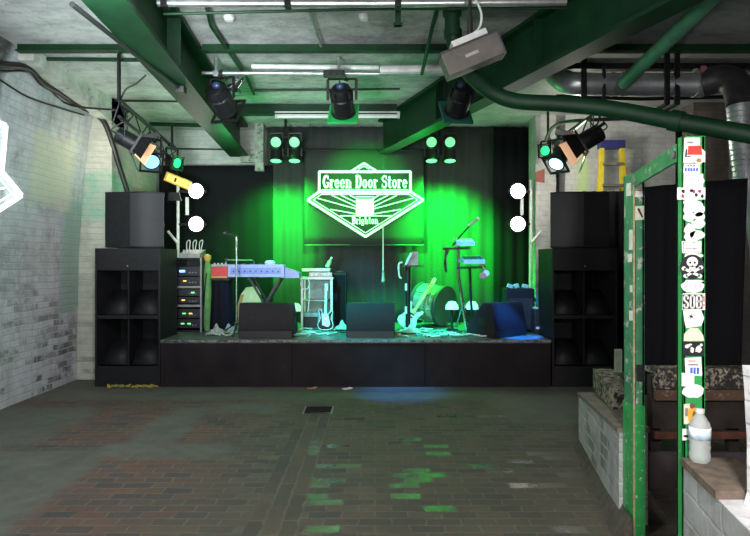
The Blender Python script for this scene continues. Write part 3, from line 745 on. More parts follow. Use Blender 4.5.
# ================================================================ LOUDSPEAKERS
def bass_bin(xc, label, flip=1):
    t = empty('bass_bin', (xc, STY+.01, 0), label, 'loudspeaker', 0, None)
    w, d, h = .81, .64, 1.72
    b = MB()
    for s in (-1, 1): b.box((s*(w/2-.012), d/2, h/2), (.024, d, h), bev=.003)
    b.box((0, d-.012, h/2), (w-.05, .024, h-.02)); b.box((0, d/2, h-.012), (w-.05, d, .024)); b.box((0, d/2, .012), (w-.05, d, .024))
    b.build('cabinet', BLACK, t)
    MB().box((0, .014, 1.58), (w-.05, .024, .27), bev=.003).build('top_panel', BLACK, t)
    MB().box((0, .014, .137), (w-.05, .024, .24), bev=.003).build('bottom_panel', BLACK, t)
    MB().box((0, .16, .865), (w-.05, .30, .045), bev=.003).build('divider_panel', BLACK, t)
    for z0, z1 in ((.26, .84), (.888, 1.444)):
        MB().box((0, .25, (z0+z1)/2), (.018, .44, z1-z0)).build('horn_fin', BLACK, t)
        for s in (-1, 1):
            b = MB(); hi = z0+.30
            p = [(s*.03, .06, z0+.005), (s*.375, .06, z0+.005), (s*.30, .30, hi), (s*.05, .30, hi)]
            vs = [b.bm.verts.new(q) for q in p]; b.bm.faces.new(vs)
            b.build('horn_plate', BLACK, t, solid=.014)
            b = MB(); b.bar((s*.385, .05, (z0+z1)/2), (s*.30, .5, (z0+z1)/2), .014, z1-z0); b.build('horn_cheek', BLACK, t)
        MB().box((0, .52, (z0+z1)/2), (w-.06, .02, z1-z0)).build('horn_back', BLACK, t)
    MB().ball((0, -.001, 1.5), .012).build('badge', DULLSTEEL, t)
    for s in (-1, 1):
        for k in (.08, .56): MB().box((s*(w/2-.06), k+.0, -.0+.004), (.05, .05, .008)).build('foot', CABLE, t)
    return t
bass_bin(-3.073, 'tall black bass bin with horn mouths on the floor left of the stage')
bass_bin(2.607, 'tall black bass bin with horn mouths on the floor right of the stage')
def top_cab(s, label):
    t = empty('top_loudspeaker', ((-3.03 if s < 0 else 2.58), 7.55, 1.732), label, 'loudspeaker')
    # footprint: narrow angled grille next to the stage, flat dark side next to the wall
    front = [(-.03, -.04)]+[(-.03+.39*k/8, -.04-.05*math.sin(PI*k/8)+.09*k/8) for k in range(1, 9)]
    if s > 0: front = [(-x, y) for x, y in front]
    back = [(.20, .50), (-.22, .50), (-.375, .02)]
    if s > 0: back = [(-x, y) for x, y in back]
    MB().prism(front+back, .70).build('cabinet', BLACK, t)
    g = [(x, y-.004) for x, y in front]; g2 = [(x, y-.016) for x, y in front][::-1]
    MB().prism(g+g2, .66, TM((0, 0, .02))).build('grille', GRILLE, t)
    MB().box((s*.1, .25, .705), (.08, .2, .012)).build('fly_plate', BLACK2, t)
top_cab(-1, 'black top loudspeaker with a curved grille standing on the left bass bin')
top_cab(1, 'black top loudspeaker with a curved grille standing on the right bass bin')
random.seed(3)
b = MB()
for k in range(70):
    x = -3.3+random.random()*.62; b.box((x, 7.40+random.uniform(-.05, .03), .012+random.random()*.02), (.03, .012, .018), rot=random.random()*6)
tag(b.build('litter_scraps', mat('yellow_litter', (.30, .27, .05), .7, 0, .6, 40, 0), smooth=False), 'scatter of yellow scraps swept against the left bass bin', 'litter', kind='stuff')

# ---- floor monitors
def wedge(px0, px1, Y, rz, label, blue=False):
    w = (px1-px0)/F*Y*.97
    p = at((px0+px1)/2-1, 0, Y)
    t = empty('floor_monitor', (p.x, Y+.22, DECK+.002), label, 'floor monitor', rz, None)
    poly = [(-.21, 0), (-.235, .10), (-.17, .40), (-.14, .435), (-.03, .435), (.27, .13), (.27, 0)]
    M = Matrix(((0, 0, 1, -w/2), (1, 0, 0, 0), (0, 1, 0, 0), (0, 0, 0, 1)))
    MB().prism(poly, w, M).build('cabinet', mat('textured_black_cabinet', (.018, .014, .018), .65, 0, .35, 60, .5, spec=.2), t)
    b = MB(); b.M = Matrix.Rotation(0, 4, 'X'); q = Vector((0, .30, -.305)).normalized()
    b.box((0, .125, .29), (w-.05, .40, .014), rot=Matrix.Rotation(math.atan2(-.305, .30), 4, 'X')); b.build('grille', GRILLE, t)
    for s in (-1, 1): MB().box((s*(w/2+.0), .0, .2), (.012, .13, .09), bev=.004).build('handle_recess', CABLE, t)
    MB().box((0, -.232, .045), (w-.02, .016, .085)).build('base_rail', CABLE, t)
    return t
wedge(238.5, 294.5, 7.62, 0, 'black wedge monitor at the stage edge in front of the blue-lit keyboard')
wedge(346.5, 396.5, 7.62, 0, 'black wedge monitor in the middle of the stage edge')
wedge(478, 526, 7.72, math.radians(36), 'turned wedge monitor with a blue-lit face at the right of the stage edge')

# ---- equipment rack
RY = 8.3
p = at(176, 0, RY); q = at(201, 0, RY); rw = q.x-p.x
t = empty('equipment_rack', ((p.x+q.x)/2, RY, DECK+.001), 'grey framed equipment rack left of the keyboards', 'rack')
rz1 = at(0, 258, RY).z-DECK
b = MB()
for s in (-1, 1): b.box((s*(rw/2), .22, rz1/2), (.02, .46, rz1))
b.box((0, .45, rz1/2), (rw, .02, rz1)).box((0, .22, rz1-.01), (rw+.02, .46, .02)).box((0, .22, .012), (rw+.02, .46, .024)); b.build('case', BLACK2, t)
b = MB()
for s in (-1, 1): b.box((s*(rw/2+.005), -.015, rz1/2), (.022, .02, rz1))
b.build('edge_rail', DULLSTEEL, t)
for z in (.36, .62): MB().box((0, .2, z), (rw-.02, .42, .03)).build('shelf', DULLSTEEL, t)
LED_G = mat_emit('green_indicator', (.2, 1, .25), 1.6); LED_A = mat_emit('amber_indicator', (1, .6, .1), 1.5); LED_B = mat_emit('blue_indicator', (.15, .4, 1), 4.0)
SPK = mat('dark_equipment_face', (.03, .03, .04), .4, .3, .3, 30, 0)
for z, h, leds, lab in ((.05, .13, [(.01, LED_G), (-.08, LED_G)], 'lowest equipment unit in the rack with green lights'),
                        (.19, .13, [(-.06, LED_G), (.03, LED_A)], 'second equipment unit from the bottom of the rack'),
                        (.395, .09, [(-.07, LED_A)], 'equipment unit above the middle shelf of the rack with one amber light'),
                        (.495, .10, [(.06, LED_G)], 'equipment unit under the upper shelf of the rack'),
                        (.645, .12, [(-.05, LED_A)], 'dark equipment unit on the upper shelf of the rack'),
                        (.775, .13, [(-.1, LED_B), (-.07, LED_B)], 'top equipment unit of the rack with a bright blue display')):
    u = empty('rack_unit', (t.location.x, RY, DECK+z), lab, 'rack unit', 0, 'equipment units in the rack')
    MB().box((0, .2, h/2), (rw-.035, .38, h-.01)).build('chassis', SPK, u)
    MB().box((0, .004, h/2), (rw-.03, .012, h-.006)).build('face_plate', SPK, u)
    for x, m in leds: MB().box((x, -.005, h/2), (.045, .008, .016 if m != LED_B else .03)).build('indicator', m, u)
    for x in (.02, .06, .1): MB().cyl((x, -.003, h*.35), (x, -.02, h*.35), .009, seg=8).build('knob', DULLSTEEL, u)
u = empty('small_mixer', (t.location.x+.03, RY+.1, DECK+rz1+.002), 'small mixer with cables on top of the equipment rack', 'mixer')
MB().prism([(0, 0), (.3, 0), (.3, .12), (0, .06)], .28, Matrix(((0, 0, 1, -.14), (1, 0, 0, -.15), (0, 1, 0, 0), (0, 0, 0, 1)))).build('case', DULLSTEEL, u)
for k in range(6): MB().cyl((-.11+k*.044, -.05, .07), (-.11+k*.044, -.055, .11), .010, seg=8).build('knob', PALE, u)
for k in range(3): MB().tube([(-.1+k*.09, .05, .1), (-.1+k*.09, .05, .22), (-.04+k*.09, .0, .24), (-.02+k*.08, -.1, .1)], .007, 6, 5).build('patch_lead', PALE, u)
t = empty('gig_bag', at(207.5, 325, 8.45)*1.0, 'tall yellow and green bag standing right of the equipment rack', 'bag')
t.location.z = DECK+.002
hh = at(0, 254, 8.45).z-DECK
b = MB(); b.lathe([(.045, 0), (.06, .06), (.058, hh*.5), (.05, hh*.8), (.03, hh*.93)], (0, 0, 0), seg=12); b.build('bag', mat('green_nylon', (.12, .30, .10), .7, 0, .3, 10, .3), t)
MB().lathe([(.032, hh*.9), (.055, hh*.94), (.05, hh*.98), (.01, hh)], (0, 0, 0), seg=12).build('top_flap', mat('ochre_nylon', (.55, .38, .08), .7, 0, .2, 10, .2), t)
MB().tube([(-.04, -.05, hh*.3), (-.02, -.075, hh*.5), (.0, -.05, hh*.75)], .009, 6, 4).build('strap', CABLE, t)

# ---- keyboards
KY = 8.2
KB = mat('blue_lit_keyboard_shell', (.30, .36, .44), .4, 0, .12, 20, .05)  # blue of the stage lamps put into the shell colour
REDK = mat('red_keyboard_shell', (.55, .03, .03), .4, 0, .15, 20, .05)
def slab(name, px0, px1, py0, py1, Y, d, label, cat, m, back=True):
    p, q = at(px0, py1, Y), at(px1, py0, Y)
    t = empty(name, ((p.x+q.x)/2, Y, p.z), label, cat)
    w, h = q.x-p.x, q.z-p.z
    return t, w, h
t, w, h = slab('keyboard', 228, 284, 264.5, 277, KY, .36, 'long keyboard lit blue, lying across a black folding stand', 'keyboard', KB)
MB().prism([(0, 0), (0, h), (.10, h), (.36, h*.55), (.36, 0)], w, Matrix(((0, 0, 1, -w/2), (1, 0, 0, 0), (0, 1, 0, 0), (0, 0, 0, 1)))).build('body', KB, t)
MB().box((0, -.004, h*.5), (w*.9, .006, h*.5)).build('rear_panel', mat('blue_lit_panel', (.16, .22, .40), .4, 0, .2, 40, 0), t)  # rear panel carries the blue light in its colour
for k in range(9): MB().cyl((-w*.4+k*w*.1, .0, h*.45), (-w*.4+k*w*.1, -.014, h*.45), .011, seg=8).build('socket', CABLE, t)
b = MB()
for k in range(22): b.box((-w*.46+k*w*.92/21, .27, h*.60), (w*.92/21-.003, .14, .015), bev=.001)
b.build('keys', PALE, t)
for k in range(5): MB().box((-.3+k*.12, .05, h+.006), (.05, .04, .012)).build('button', SPK, t)
MB().lathe([(.07, 0), (.075, .03), (.05, .055), (.01, .06)], (.18, .06, h), seg=12).build('top_knob', PALE, t)
t, w, h = slab('keyboard', 211, 228, 267, 278, KY, .3, 'small red keyboard at the left end of the blue-lit one', 'keyboard', REDK)
MB().prism([(0, 0), (0, h), (.08, h), (.3, h*.6), (.3, 0)], w-.01, Matrix(((0, 0, 1, -w/2+.005), (1, 0, 0, 0), (0, 1, 0, 0), (0, 0, 0, 1)))).build('body', REDK, t)
MB().box((0, .06, h+.02), (w, .14, .035), bev=.006).build('top_strip', DULLSTEEL, t)
MB().box((0, -.006, .012), (w*.9, .01, .022)).build('lower_strip', mat('ochre_strip', (.5, .3, .05), .5, 0, .2, 10, 0), t)
for k in range(4): MB().cyl((-.08+k*.05, .05, h+.037), (-.08+k*.05, .05, h+.055), .012, seg=8).build('knob', PALE, t)
t, w, h = slab('synthesizer', 281, 299, 266.5, 278, KY+.08, .3, 'grey synthesizer with a sloping front at the right end of the blue-lit keyboard', 'synthesizer', KB)
SYN = mat('mauve_grey_shell', (.32, .30, .38), .45, 0, .2, 30, .05)
MB().prism([(0, 0), (0, h*.9), (w, h*.45), (w, 0)], .3, Matrix(((1, 0, 0, -w/2), (0, 0, 1, 0), (0, 1, 0, 0), (0, 0, 0, 1)))).build('body', SYN, t)
MB().box((0, .1, h*.72), (w*.8, .16, .012), rot=Matrix.Rotation(math.atan2(h*.45, w), 4, 'Y')).build('panel', mat('red_grey_panel', (.42, .2, .26), .5, 0, .4, 60, 0), t)
for k in range(4): MB().cyl((-w*.3+k*w*.18, .03, h*.8-k*.02), (-w*.3+k*w*.18, .03, h*.86-k*.02+.02), .009, seg=8).build('knob', PALE, t)
# folding stand
xa, xb = at(249, 0, KY).x, at(279, 0, KY).x
zt = at(0, 278, KY).z
xm = (xa+xb)/2
t = empty('keyboard_stand', (xm, KY+.18, DECK), 'black crossed folding stand under the blue-lit keyboard', 'stand')
hw = (xb-xa)/2; ht = zt-DECK-.012
for s in (-1, 1):
    b = MB()
    for y in (-.12, .12): b.bar((s*hw*1.0, y, ht), (-s*hw*1.0, y, .02), .03, .03, (0, 1, 0))
    b.bar((-s*hw, -.2, .018), (-s*hw, .2, .018), .035, .035); b.bar((s*hw, -.2, ht), (s*hw, .2, ht), .035, .02)
    b.build('leg', BLACK2, t)
MB().cyl((0, -.15, ht/2), (0, .15, ht/2), .03).build('pivot', DULLSTEEL, t)
t = empty('keyboard_stand', (at(219, 0, KY).x, KY+.16, DECK), 'black cloth-covered stand under the small red keyboard', 'stand')
zt2 = at(0, 278, KY).z-DECK-.004
MB().box((0, 0, zt2-.015), (.26, .26, .028)).build('top', BLACK2, t)
b = MB(); b.grid(lambda u, v: (.125*math.cos(2*PI*u)*(1+.25*(1-v))*(1+.06*math.sin(2*PI*u*8)), .125*math.sin(2*PI*u)*(1+.25*(1-v))*(1+.06*math.sin(2*PI*u*8)), v*(zt2-.02)+.005), 48, 6); b.build('cloth_skirt', CLOTH_BLACK, t, solid=.004)
# pale board leaning behind the first monitor
t = empty('guitar_case', at(250, 320, 8.8), 'cream and tan curved case leaning under the blue-lit keyboard', 'case')
t.location.z = DECK+.004
sc = 8.8/F
poly = [(-11*sc, 0), (-12*sc, 22*sc), (-9*sc, 33*sc), (-4*sc, 40*sc), (6*sc, 41*sc), (10*sc, 36*sc), (12*sc, 0)]
M = Matrix.Rotation(math.radians(-8), 4, 'X') @ Matrix.Rotation(PI/2, 4, 'X')
MB().prism(poly, .07, M).build('shell', mat('cream_case', (.62, .58, .52), .5, 0, .15, 5, .1), t)
MB().prism([(-11*sc, 0), (-12*sc, 22*sc), (-9*sc, 33*sc), (-6*sc, 33*sc), (-8*sc, 20*sc), (-6.5*sc, 0)], .012, M @ Matrix.Translation((0, 0, .068))).build('tan_edge', mat('tan_leather', (.40, .22, .12), .6, 0, .2, 8, .1), t)
# microphone stands by the keyboards
def mic(b, p, d, r=.022):
    d = Vector(d).normalized(); p = Vector(p)
    b.cyl(p, p+d*.15, r*.55, r*.8, 10); b.ball(p+d*.18, r*1.15, seg=10)
def mic_stand(loc, h, label, arm=None, m=None, base='tripod', micd=(-.9, -.3, .1), pole=.012):
    t = empty('microphone_stand', loc, label, 'microphone stand')
    MB().cyl((0, 0, .05), (0, 0, h), pole, seg=10).build('pole', m or DULLSTEEL, t)
    for k in range(3):
        a = k*2*PI/3+.6; MB().tube([(0, 0, .16), (.26*math.cos(a), .26*math.sin(a), .012)], .010, 6).build('leg', BLACK2, t)
    end = Vector((0, 0, h))
    if arm:
        a0, a1 = Vector(arm[0]), Vector(arm[1]); MB().tube([a0, a1], .009, 8).build('boom_arm', m or DULLSTEEL, t); MB().box((0, 0, h), (.03, .03, .05)).build('clutch', BLACK2, t); end = a1
    b = MB(); mic(b, end, micd); b.build('microphone', mat('dark_microphone', (.06, .06, .07), .35, .5, .2, 60, .1), t)
    return t
p = at(236.5, 0, 7.95)
mic_stand((p.x, 7.95, DECK), at(0, 236, 7.95).z-DECK, 'tall silver microphone stand in front of the left end of the blue-lit keyboard', m=CHROME, micd=(-.6, -.8, .15))
p = at(226, 0, 8.75); zz = at(0, 260, 8.75).z-DECK; x1 = at(253, 0, 8.75).x-p.x
mic_stand((p.x, 8.75, DECK), zz, 'thin microphone stand with a level boom behind the keyboards', arm=((0, 0, zz), (x1, 0, zz-.005)), m=DULLSTEEL, micd=(.3, -.2, -.9))

# ---- tall case with gear, and the guitar before it
GY = 8.75; sc = GY/F
p = at(318, 0, GY); hz = at(0, 277, GY).z-DECK; gw = 31*sc
t = empty('gear_table', (p.x, GY, DECK+.001), 'teal-lit open frame table holding music gear left of the middle monitor', 'table')
for x in (-gw/2+.015, gw/2-.015):
    for y in (-.18, .18): MB().box((x, y, hz/2), (.03, .03, hz)).build('leg', WHITEPIPE, t)
MB().box((0, 0, hz-.015), (gw+.02, .42, .03), bev=.004).build('top', WHITEPIPE, t)
MB().box((-.04, .03, hz*.55), (gw-.06, .30, .02)).build('shelf', DULLSTEEL, t)
MB().box((0, .19, hz*.52), (gw-.05, .012, hz*.9)).build('back_panel', mat('teal_lit_board', (.30, .40, .42), .6, 0, .2, 10, .1), t)  # teal stage light put into the board colour
top = hz+DECK+.003
u = empty('effects_unit', (p.x+.05, GY-.05, top), 'pinkish effects unit on the open frame table', 'effects unit')
MB().box((0, 0, .035), (.33, .24, .065), bev=.006).build('case', mat('rosy_grey_metal', (.30, .20, .22), .4, .3, .3, 40, 0), u)
for k in range(5): MB().cyl((-.12+k*.06, -.121, .035), (-.12+k*.06, -.135, .035), .012, seg=8).build('knob', RED if k == 2 else PALE, u)
u = empty('small_mixer', (p.x-.02, GY, top+.073), 'pale flat mixer stacked on the pinkish effects unit', 'mixer')
MB().box((0, 0, .03), (.40, .26, .045), bev=.006).build('case', PALE, u)
for k in range(6): MB().cyl((-.15+k*.06, -.06, .05), (-.15+k*.06, -.06, .07), .010, seg=8).build('knob', SPK, u)
u = empty('water_bottle', (p.x+.15, GY, top+.127), 'small pale green bottle lying tilted on the flat mixer', 'bottle')
b = MB(); b.lathe([(.028, 0), (.032, .02), (.03, .09), (.014, .12), (.014, .14)], (-.02, 0, .012), (.45, 0, .9), 12); b.build('bottle', mat('cloudy_green_plastic', (.35, .62, .42), .3, 0, .1, 10, 0), u)
b = MB(); b.lathe([(.017, .14), (.017, .165)], (-.02, 0, .012), (.45, 0, .9), 12); b.build('cap', PALE, u)
u = empty('coiled_lead', (p.x-.16, GY-.235, top-.1), 'white lead looped over the left front of the frame table', 'cable')
MB().tube([(.0+.06*math.cos(a), -.01*math.sin(a*.5), .01+.085*math.sin(a)) for a in [k*.35 for k in range(19)]]+[(.06, 0, -.2), (.04, 0, -.4)], .009, 6).build('lead', PALE, u)
u = empty('guitar_amplifier', (p.x-.06, GY-.05, DECK+hz*.30), 'small teal-lit amplifier under the frame table', 'amplifier')
u.location.z = DECK+.001
MB().box((-.04, .03, .12), (.26, .2, .235), bev=.01).build('cabinet', mat('teal_lit_vinyl', (.22, .36, .36), .6, 0, .2, 30, .1), u)  # vinyl colour carries the same teal light
MB().box((-.04, -.074, .10), (.22, .01, .16)).build('grille', GRILLE, u)
t = empty('speaker_cabinet', (at(340, 0, 8.95).x, 8.95, DECK+.001), 'tall black speaker cabinet right of the frame table', 'speaker cabinet')
hh = at(0, 273, 8.95).z-DECK
MB().box((0, 0, hh/2), (.20, .35, hh-.002), bev=.012).build('cabinet', BLACK, t); MB().box((0, -.178, hh/2), (.17, .01, hh-.06)).build('grille', CLOTH_BLACK, t)
MB().bar((-.05, 0, hh+.02), (.05, 0, hh+.02), .02, .012).build('handle', CABLE, t)

def guitar(loc, tilt, roll, yaw, label, bodym, guardm, neckm, edge=None, L=.98, sc=1):
    """stands on its body end; local z along the neck, front towards -y"""
    t = empty('electric_guitar', loc, label, 'electric guitar')
    R = Matrix.Rotation(yaw, 4, 'Z') @ Matrix.Rotation(roll, 4, 'Y') @ Matrix.Rotation(tilt, 4, 'X') @ Matrix.Rotation(PI/2, 4, 'X') @ Matrix.Scale(sc, 4)
    out = []
    key = [(0, 0), (.09, .005), (.15, .05), (.165, .11), (.14, .18), (.115, .235), (.125, .30), (.15, .36), (.145, .40), (.12, .405), (.085, .36), (.045, .335),
           (-.045, .335), (-.07, .37), (-.10, .43), (-.135, .44), (-.145, .40), (-.125, .32), (-.11, .25), (-.13, .19), (-.165, .12), (-.15, .05), (-.09, .005)]
    b = MB(); b.M = R; b.prism(key, .04, TM((0, 0, -.04))); b.build('body', bodym, t)
    if edge:
        b = MB(); b.M = R; b.tube([(x, y, .0) for x, y in key]+[(0, 0, 0)], .010, 6); b.build('binding', edge, t)
    b = MB(); b.M = R; b.prism([(-.07, .10), (.06, .06), (.10, .12), (.08, .22), (.06, .33), (-.06, .33), (-.09, .36), (-.075, .22)], .004, TM((0, 0, .001))); b.build('pickguard', guardm, t)
    b = MB(); b.M = R; b.prism([(-.028, .28), (.028, .28), (.022, .82), (-.022, .82)], .022, TM((0, 0, .002))); b.build('neck', neckm, t)
    b = MB(); b.M = R; b.prism([(-.022, .82), (.022, .82), (.045, .86), (.035, .98), (.0, 1.0), (-.03, .97)], .016, TM((0, 0, .0))); b.build('headstock', neckm, t)
    b = MB(); b.M = R; b.box((0, .12, .008), (.075, .05, .012)).box((0, .21, .008), (.075, .025, .012)).box((0, .26, .008), (.075, .025, .012)); b.build('bridge', CHROME, t)
    for k in range(4):
        b = MB(); b.M = R; b.cyl((-.035, .86+.03*k, .008), (-.06, .86+.03*k, .008), .008, seg=8); b.build('tuning_peg', CHROME, t)
    return t
CREAM_NECK = mat('maple_neck', (.62, .48, .30), .35, 0, .12, 10, 0)
g = at(325.5, 322, 8.42); guitar((g.x, g.y-.02, DECK+.016), math.radians(-10), 0, 0, 'black electric guitar with a white edge standing in front of the frame table', BLACK, PALE, mat('pale_teal_neck', (.45, .55, .5), .4, 0, .1, 10, 0), PALE, sc=.66)
g = at(403.5, 323, 8.6); guitar((g.x, g.y, DECK+.03), math.radians(-14), math.radians(34), 0, 'pale electric guitar leaning diagonally in front of the bass drum', PALE, mat('white_pickguard', (.7, .72, .68), .4, 0, .05, 10, 0), CREAM_NECK, sc=.88)

# ---- bass drum
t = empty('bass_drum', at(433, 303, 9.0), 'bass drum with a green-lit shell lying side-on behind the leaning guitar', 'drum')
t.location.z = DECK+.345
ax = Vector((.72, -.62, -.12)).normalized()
MB().lathe([(.285, -.2), (.285, .2)], (0, 0, 0), ax, 40).build('shell', mat('green_lit_drum_shell', (.20, .27, .20), .4, 0, .1, 8, 0), t)  # some of the green stage light is in the shell colour
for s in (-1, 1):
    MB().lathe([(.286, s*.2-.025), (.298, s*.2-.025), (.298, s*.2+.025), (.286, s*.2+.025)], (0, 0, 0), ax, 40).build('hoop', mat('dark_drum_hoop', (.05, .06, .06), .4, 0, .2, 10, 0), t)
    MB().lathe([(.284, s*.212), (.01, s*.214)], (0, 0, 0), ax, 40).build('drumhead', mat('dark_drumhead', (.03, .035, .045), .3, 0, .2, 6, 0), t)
sd = ax.cross(Vector((0, 0, 1))).normalized()
for s in (-1, 1): MB().tube([sd*s*.22+Vector((0, 0, -.17)), sd*s*.34+Vector((.05, -.02, -.285))], .009, 6).build('spur', CHROME, t)
for k in range(8):
    a = k*PI/4+.2; up2 = ax.cross(sd)
    c = (sd*math.cos(a)+up2*math.sin(a))*.297
    MB().tube([c-ax*.17, c+ax*.17], .007, 6).build('tension_rod', CHROME, t)

# ---- stand with a tilted holder
p = at(408, 0, 8.35)
t = empty('music_stand', (p.x, 8.35, DECK), 'black stand with a tilted dark holder and a pale clip, left of the bass drum', 'stand')
h1 = at(0, 266, 8.35).z-DECK; s1 = 8.35/F
MB().cyl((0, 0, .03), (0, 0, h1), .035, seg=12).build('pole', BLACK2, t)
MB().lathe([(.15, 0), (.15, .012), (.05, .03), (.03, .04)], (0, 0, 0), seg=20).build('base', BLACK2, t)
MB().box((.06, 0, h1+.0), (.30, .22, .02)).build('tray', BLACK2, t)
MB().prism([(-.05, .01), (.14, .01), (.14, .2), (.06, .2)], .03, TM((0, .02, h1), Matrix.Rotation(PI/2, 4, 'X'))).build('holder', DULLSTEEL, t)
MB().tube([(-.03, -.03, h1+.02), (.05, -.03, h1+.18)], .02, 8).build('clip', PALE, t)
MB().tube([(-.08, -.03, h1+.05), (-.13, -.03, h1+.02), (-.12, -.03, h1-.14), (-.09, -.03, h1-.17)], .013, 6, 4).build('hook', PALE, t)
for z in (.3, .62): MB().box((-.03, -.03, z), (.03, .03, .10)).build('pole_clip', PALE, t)
# ---- two-tier stand, right
p = at(463, 0, 8.2); s1 = 8.2/F
t = empty('keyboard_stand', (p.x, 8.2, DECK), 'tall two-tier tripod stand with boom at the right of the stage', 'stand')
def loc2(px, py, y=0): v = at(px, py, 8.2)-Vector((p.x, 8.2, DECK)); v.y = y; return v
MB().tube([loc2(458, 243), loc2(458.5, 275), loc2(464, 312), loc2(466, 327)], .02, 8).build('front_pole', CHROME, t)
MB().tube([loc2(471, 268, .1), loc2(472, 300, .1), loc2(474, 325, .1)], .018, 8).build('rear_pole', BLACK2, t)
for q in ((455, 326, -.1), (479, 326, .2), (462, 326, .25)): MB().tube([loc2(463, 305), loc2(q[0], q[1], q[2])], .011, 6).build('leg', BLACK2, t)
MB().bar(loc2(443, 249), loc2(470, 248), .05, .03).build('upper_arm', BLACK2, t)
MB().bar(loc2(457, 268), loc2(485, 267), .05, .03).build('lower_arm', BLACK2, t)
MB().tube([loc2(452, 246, -.02), loc2(461, 235, -.02), loc2(474, 221, -.02)], .010, 8).build('boom_arm', BLACK2, t)
b = MB(); b.tube([loc2(468, 226, -.02), loc2(476, 220, -.02)], .018, 8).ball(loc2(477, 219, -.02), .028); b.build('microphone', PALE, t)
MB().tube([loc2(446, 250, -.04), loc2(445, 258, -.04), loc2(446, 272, -.04), loc2(444, 262, -.06), loc2(448, 250, -.05)], .012, 6, 4).build('hanging_lead', CABLE, t)
TRAYB = mat('blue_lit_case', (.34, .46, .58), .4, .1, .15, 20, 0)  # blue stage light tinted into the case colour
for nm, px0, px1, y0, y1, lab in (('sampler', 455, 473, 243.5, 248, 'blue-lit sampler on the upper tier of the tripod stand'), ('drum_pad', 462, 483, 259, 266, 'larger blue-lit drum pad on the lower tier of the tripod stand')):
    q0, q1 = at(px0, y1, 8.2), at(px1, y0, 8.2)
    u = empty(nm, ((q0.x+q1.x)/2, 8.2, q0.z+.03), lab, nm.replace('_', ' '))
    w = q1.x-q0.x
    MB().prism([(-.15, 0), (-.15, .05), (.15, .11), (.15, .03)], w, Matrix(((0, 0, 1, -w/2), (1, 0, 0, 0), (0, 1, 0, 0), (0, 0, 0, 1)))).build('case', TRAYB, u)
    for k in range(4): MB().box((-w*.36+k*w*.24, 0, .082), (w*.2, .2, .012), rot=Matrix.Rotation(.2, 4, 'X')).build('pad', SPK if nm == 'drum_pad' else PALE, u)
u = empty('hanging_headphones', at(481, 266, 8.1), 'reddish headphones hung on the right end of the lower tier', 'headphones')
MB().tube([(0, 0, .02), (.04, 0, -.03), (.06, 0, -.10), (.03, 0, -.15)], .012, 6, 4).build('band', mat('salmon_plastic', (.55, .18, .14), .5, 0, .2, 10, 0), u)
MB().lathe([(.03, 0), (.045, .015), (.04, .03)], (.02, -.01, -.13), (0, -1, 0), 12).build('ear_cup', MATS['salmon_plastic'], u)
MB().lathe([(.03, 0), (.045, .015), (.04, .03)], (.07, .01, -.10), (0, -1, 0), 12).build('ear_cup', PALE, u)
# shade lamps
SHADE = mat_emit('lit_white_shade', (.60, 1.0, .68), .45)
for px, py, Y, lab in ((452, 305, 8.5, 'small lit lampshade on the stage floor, left of the pair by the tripod stand'), (472, 305, 8.5, 'small lit lampshade on the stage floor, right of the pair by the tripod stand'), (295.5, 307, 8.6, 'small lit lampshade tilted beside the first wedge monitor')):
    q = at(px, py, Y)
    u = empty('shade_lamp', (q.x, Y, DECK+.001), lab, 'lamp', 0, None)
    zc = q.z-DECK
    MB().lathe([(.095, zc-.06), (.085, zc), (.05, zc+.045), (.01, zc+.055)], (0, 0, 0), seg=18).build('shade', SHADE, u)
    MB().cyl((0, 0, .02), (0, 0, zc-.05), .018, seg=8).build('stem', BLACK2, u)
    MB().lathe([(.08, 0), (.08, .015), (.02, .025)], (0, 0, 0), seg=16).build('base', BLACK2, u)
# amplifier and cases at the right end of the stage
t = empty('guitar_amplifier', (at(518, 0, 8.45).x, 8.45, DECK+.001), 'black amplifier with pale papers on it below the right blinder lamps', 'amplifier')
w = 28*8.45/F; hh = at(0, 288, 8.45).z-DECK
MB().box((0, 0, hh/2), (w, .3, hh-.004), bev=.015).build('cabinet', BLACK, t)
MB().box((0, -.153, hh*.42), (w-.06, .01, hh*.7)).build('grille', GRILLE, t)
for x, a in ((-.13, .3), (-.05, -.4), (.08, .2)): MB().box((x, -.08, hh+.03), (.07, .09, .05), rot=Matrix.Rotation(a, 4, 'Y')).build('paper_scrap', mat('pale_green_scrap', (.4, .5, .42), .6, 0, .3, 30, 0), t)
t = empty('small_case', (at(538, 0, 8.15).x, 8.15, DECK+.001), 'small dark case with a white label at the right end of the stage', 'case')
hh = at(0, 309, 8.15).z-DECK
MB().box((0, 0, hh/2), (.14, .2, hh-.004), bev=.008).build('body', SPK, t)
MB().box((0, -.103, hh*.25), (.11, .006, .03)).build('label', WHITE_ST, t)
MB().box((0, 0, hh+.012), (.12, .14, .02), bev=.004).build('lid', mat('pale_green_scrap', (.4, .5, .42)), t)
# hanging microphone in front of the banner
z0 = at(0, 281, 8.9).z
t = empty('hanging_microphone', at(383, 281, 8.9), 'microphone hanging on a thin pale cord in front of the banner', 'microphone')
MB().tube([(0, 0, .1), (0, 0, at(0, 222, 8.9).z-z0)], .009, 6).build('pale_cord', PALE, t)
MB().tube([(0, 0, at(0, 222, 8.9).z-z0), (.0, 0, CEIL-z0-.01)], .004, 6).build('upper_cord', CABLE, t)
MB().lathe([(.012, .16), (.018, .12), (.022, .03), (.028, .02), (.026, -.01), (.006, -.03)], (0, 0, 0), seg=12).build('body', DULLSTEEL, t)
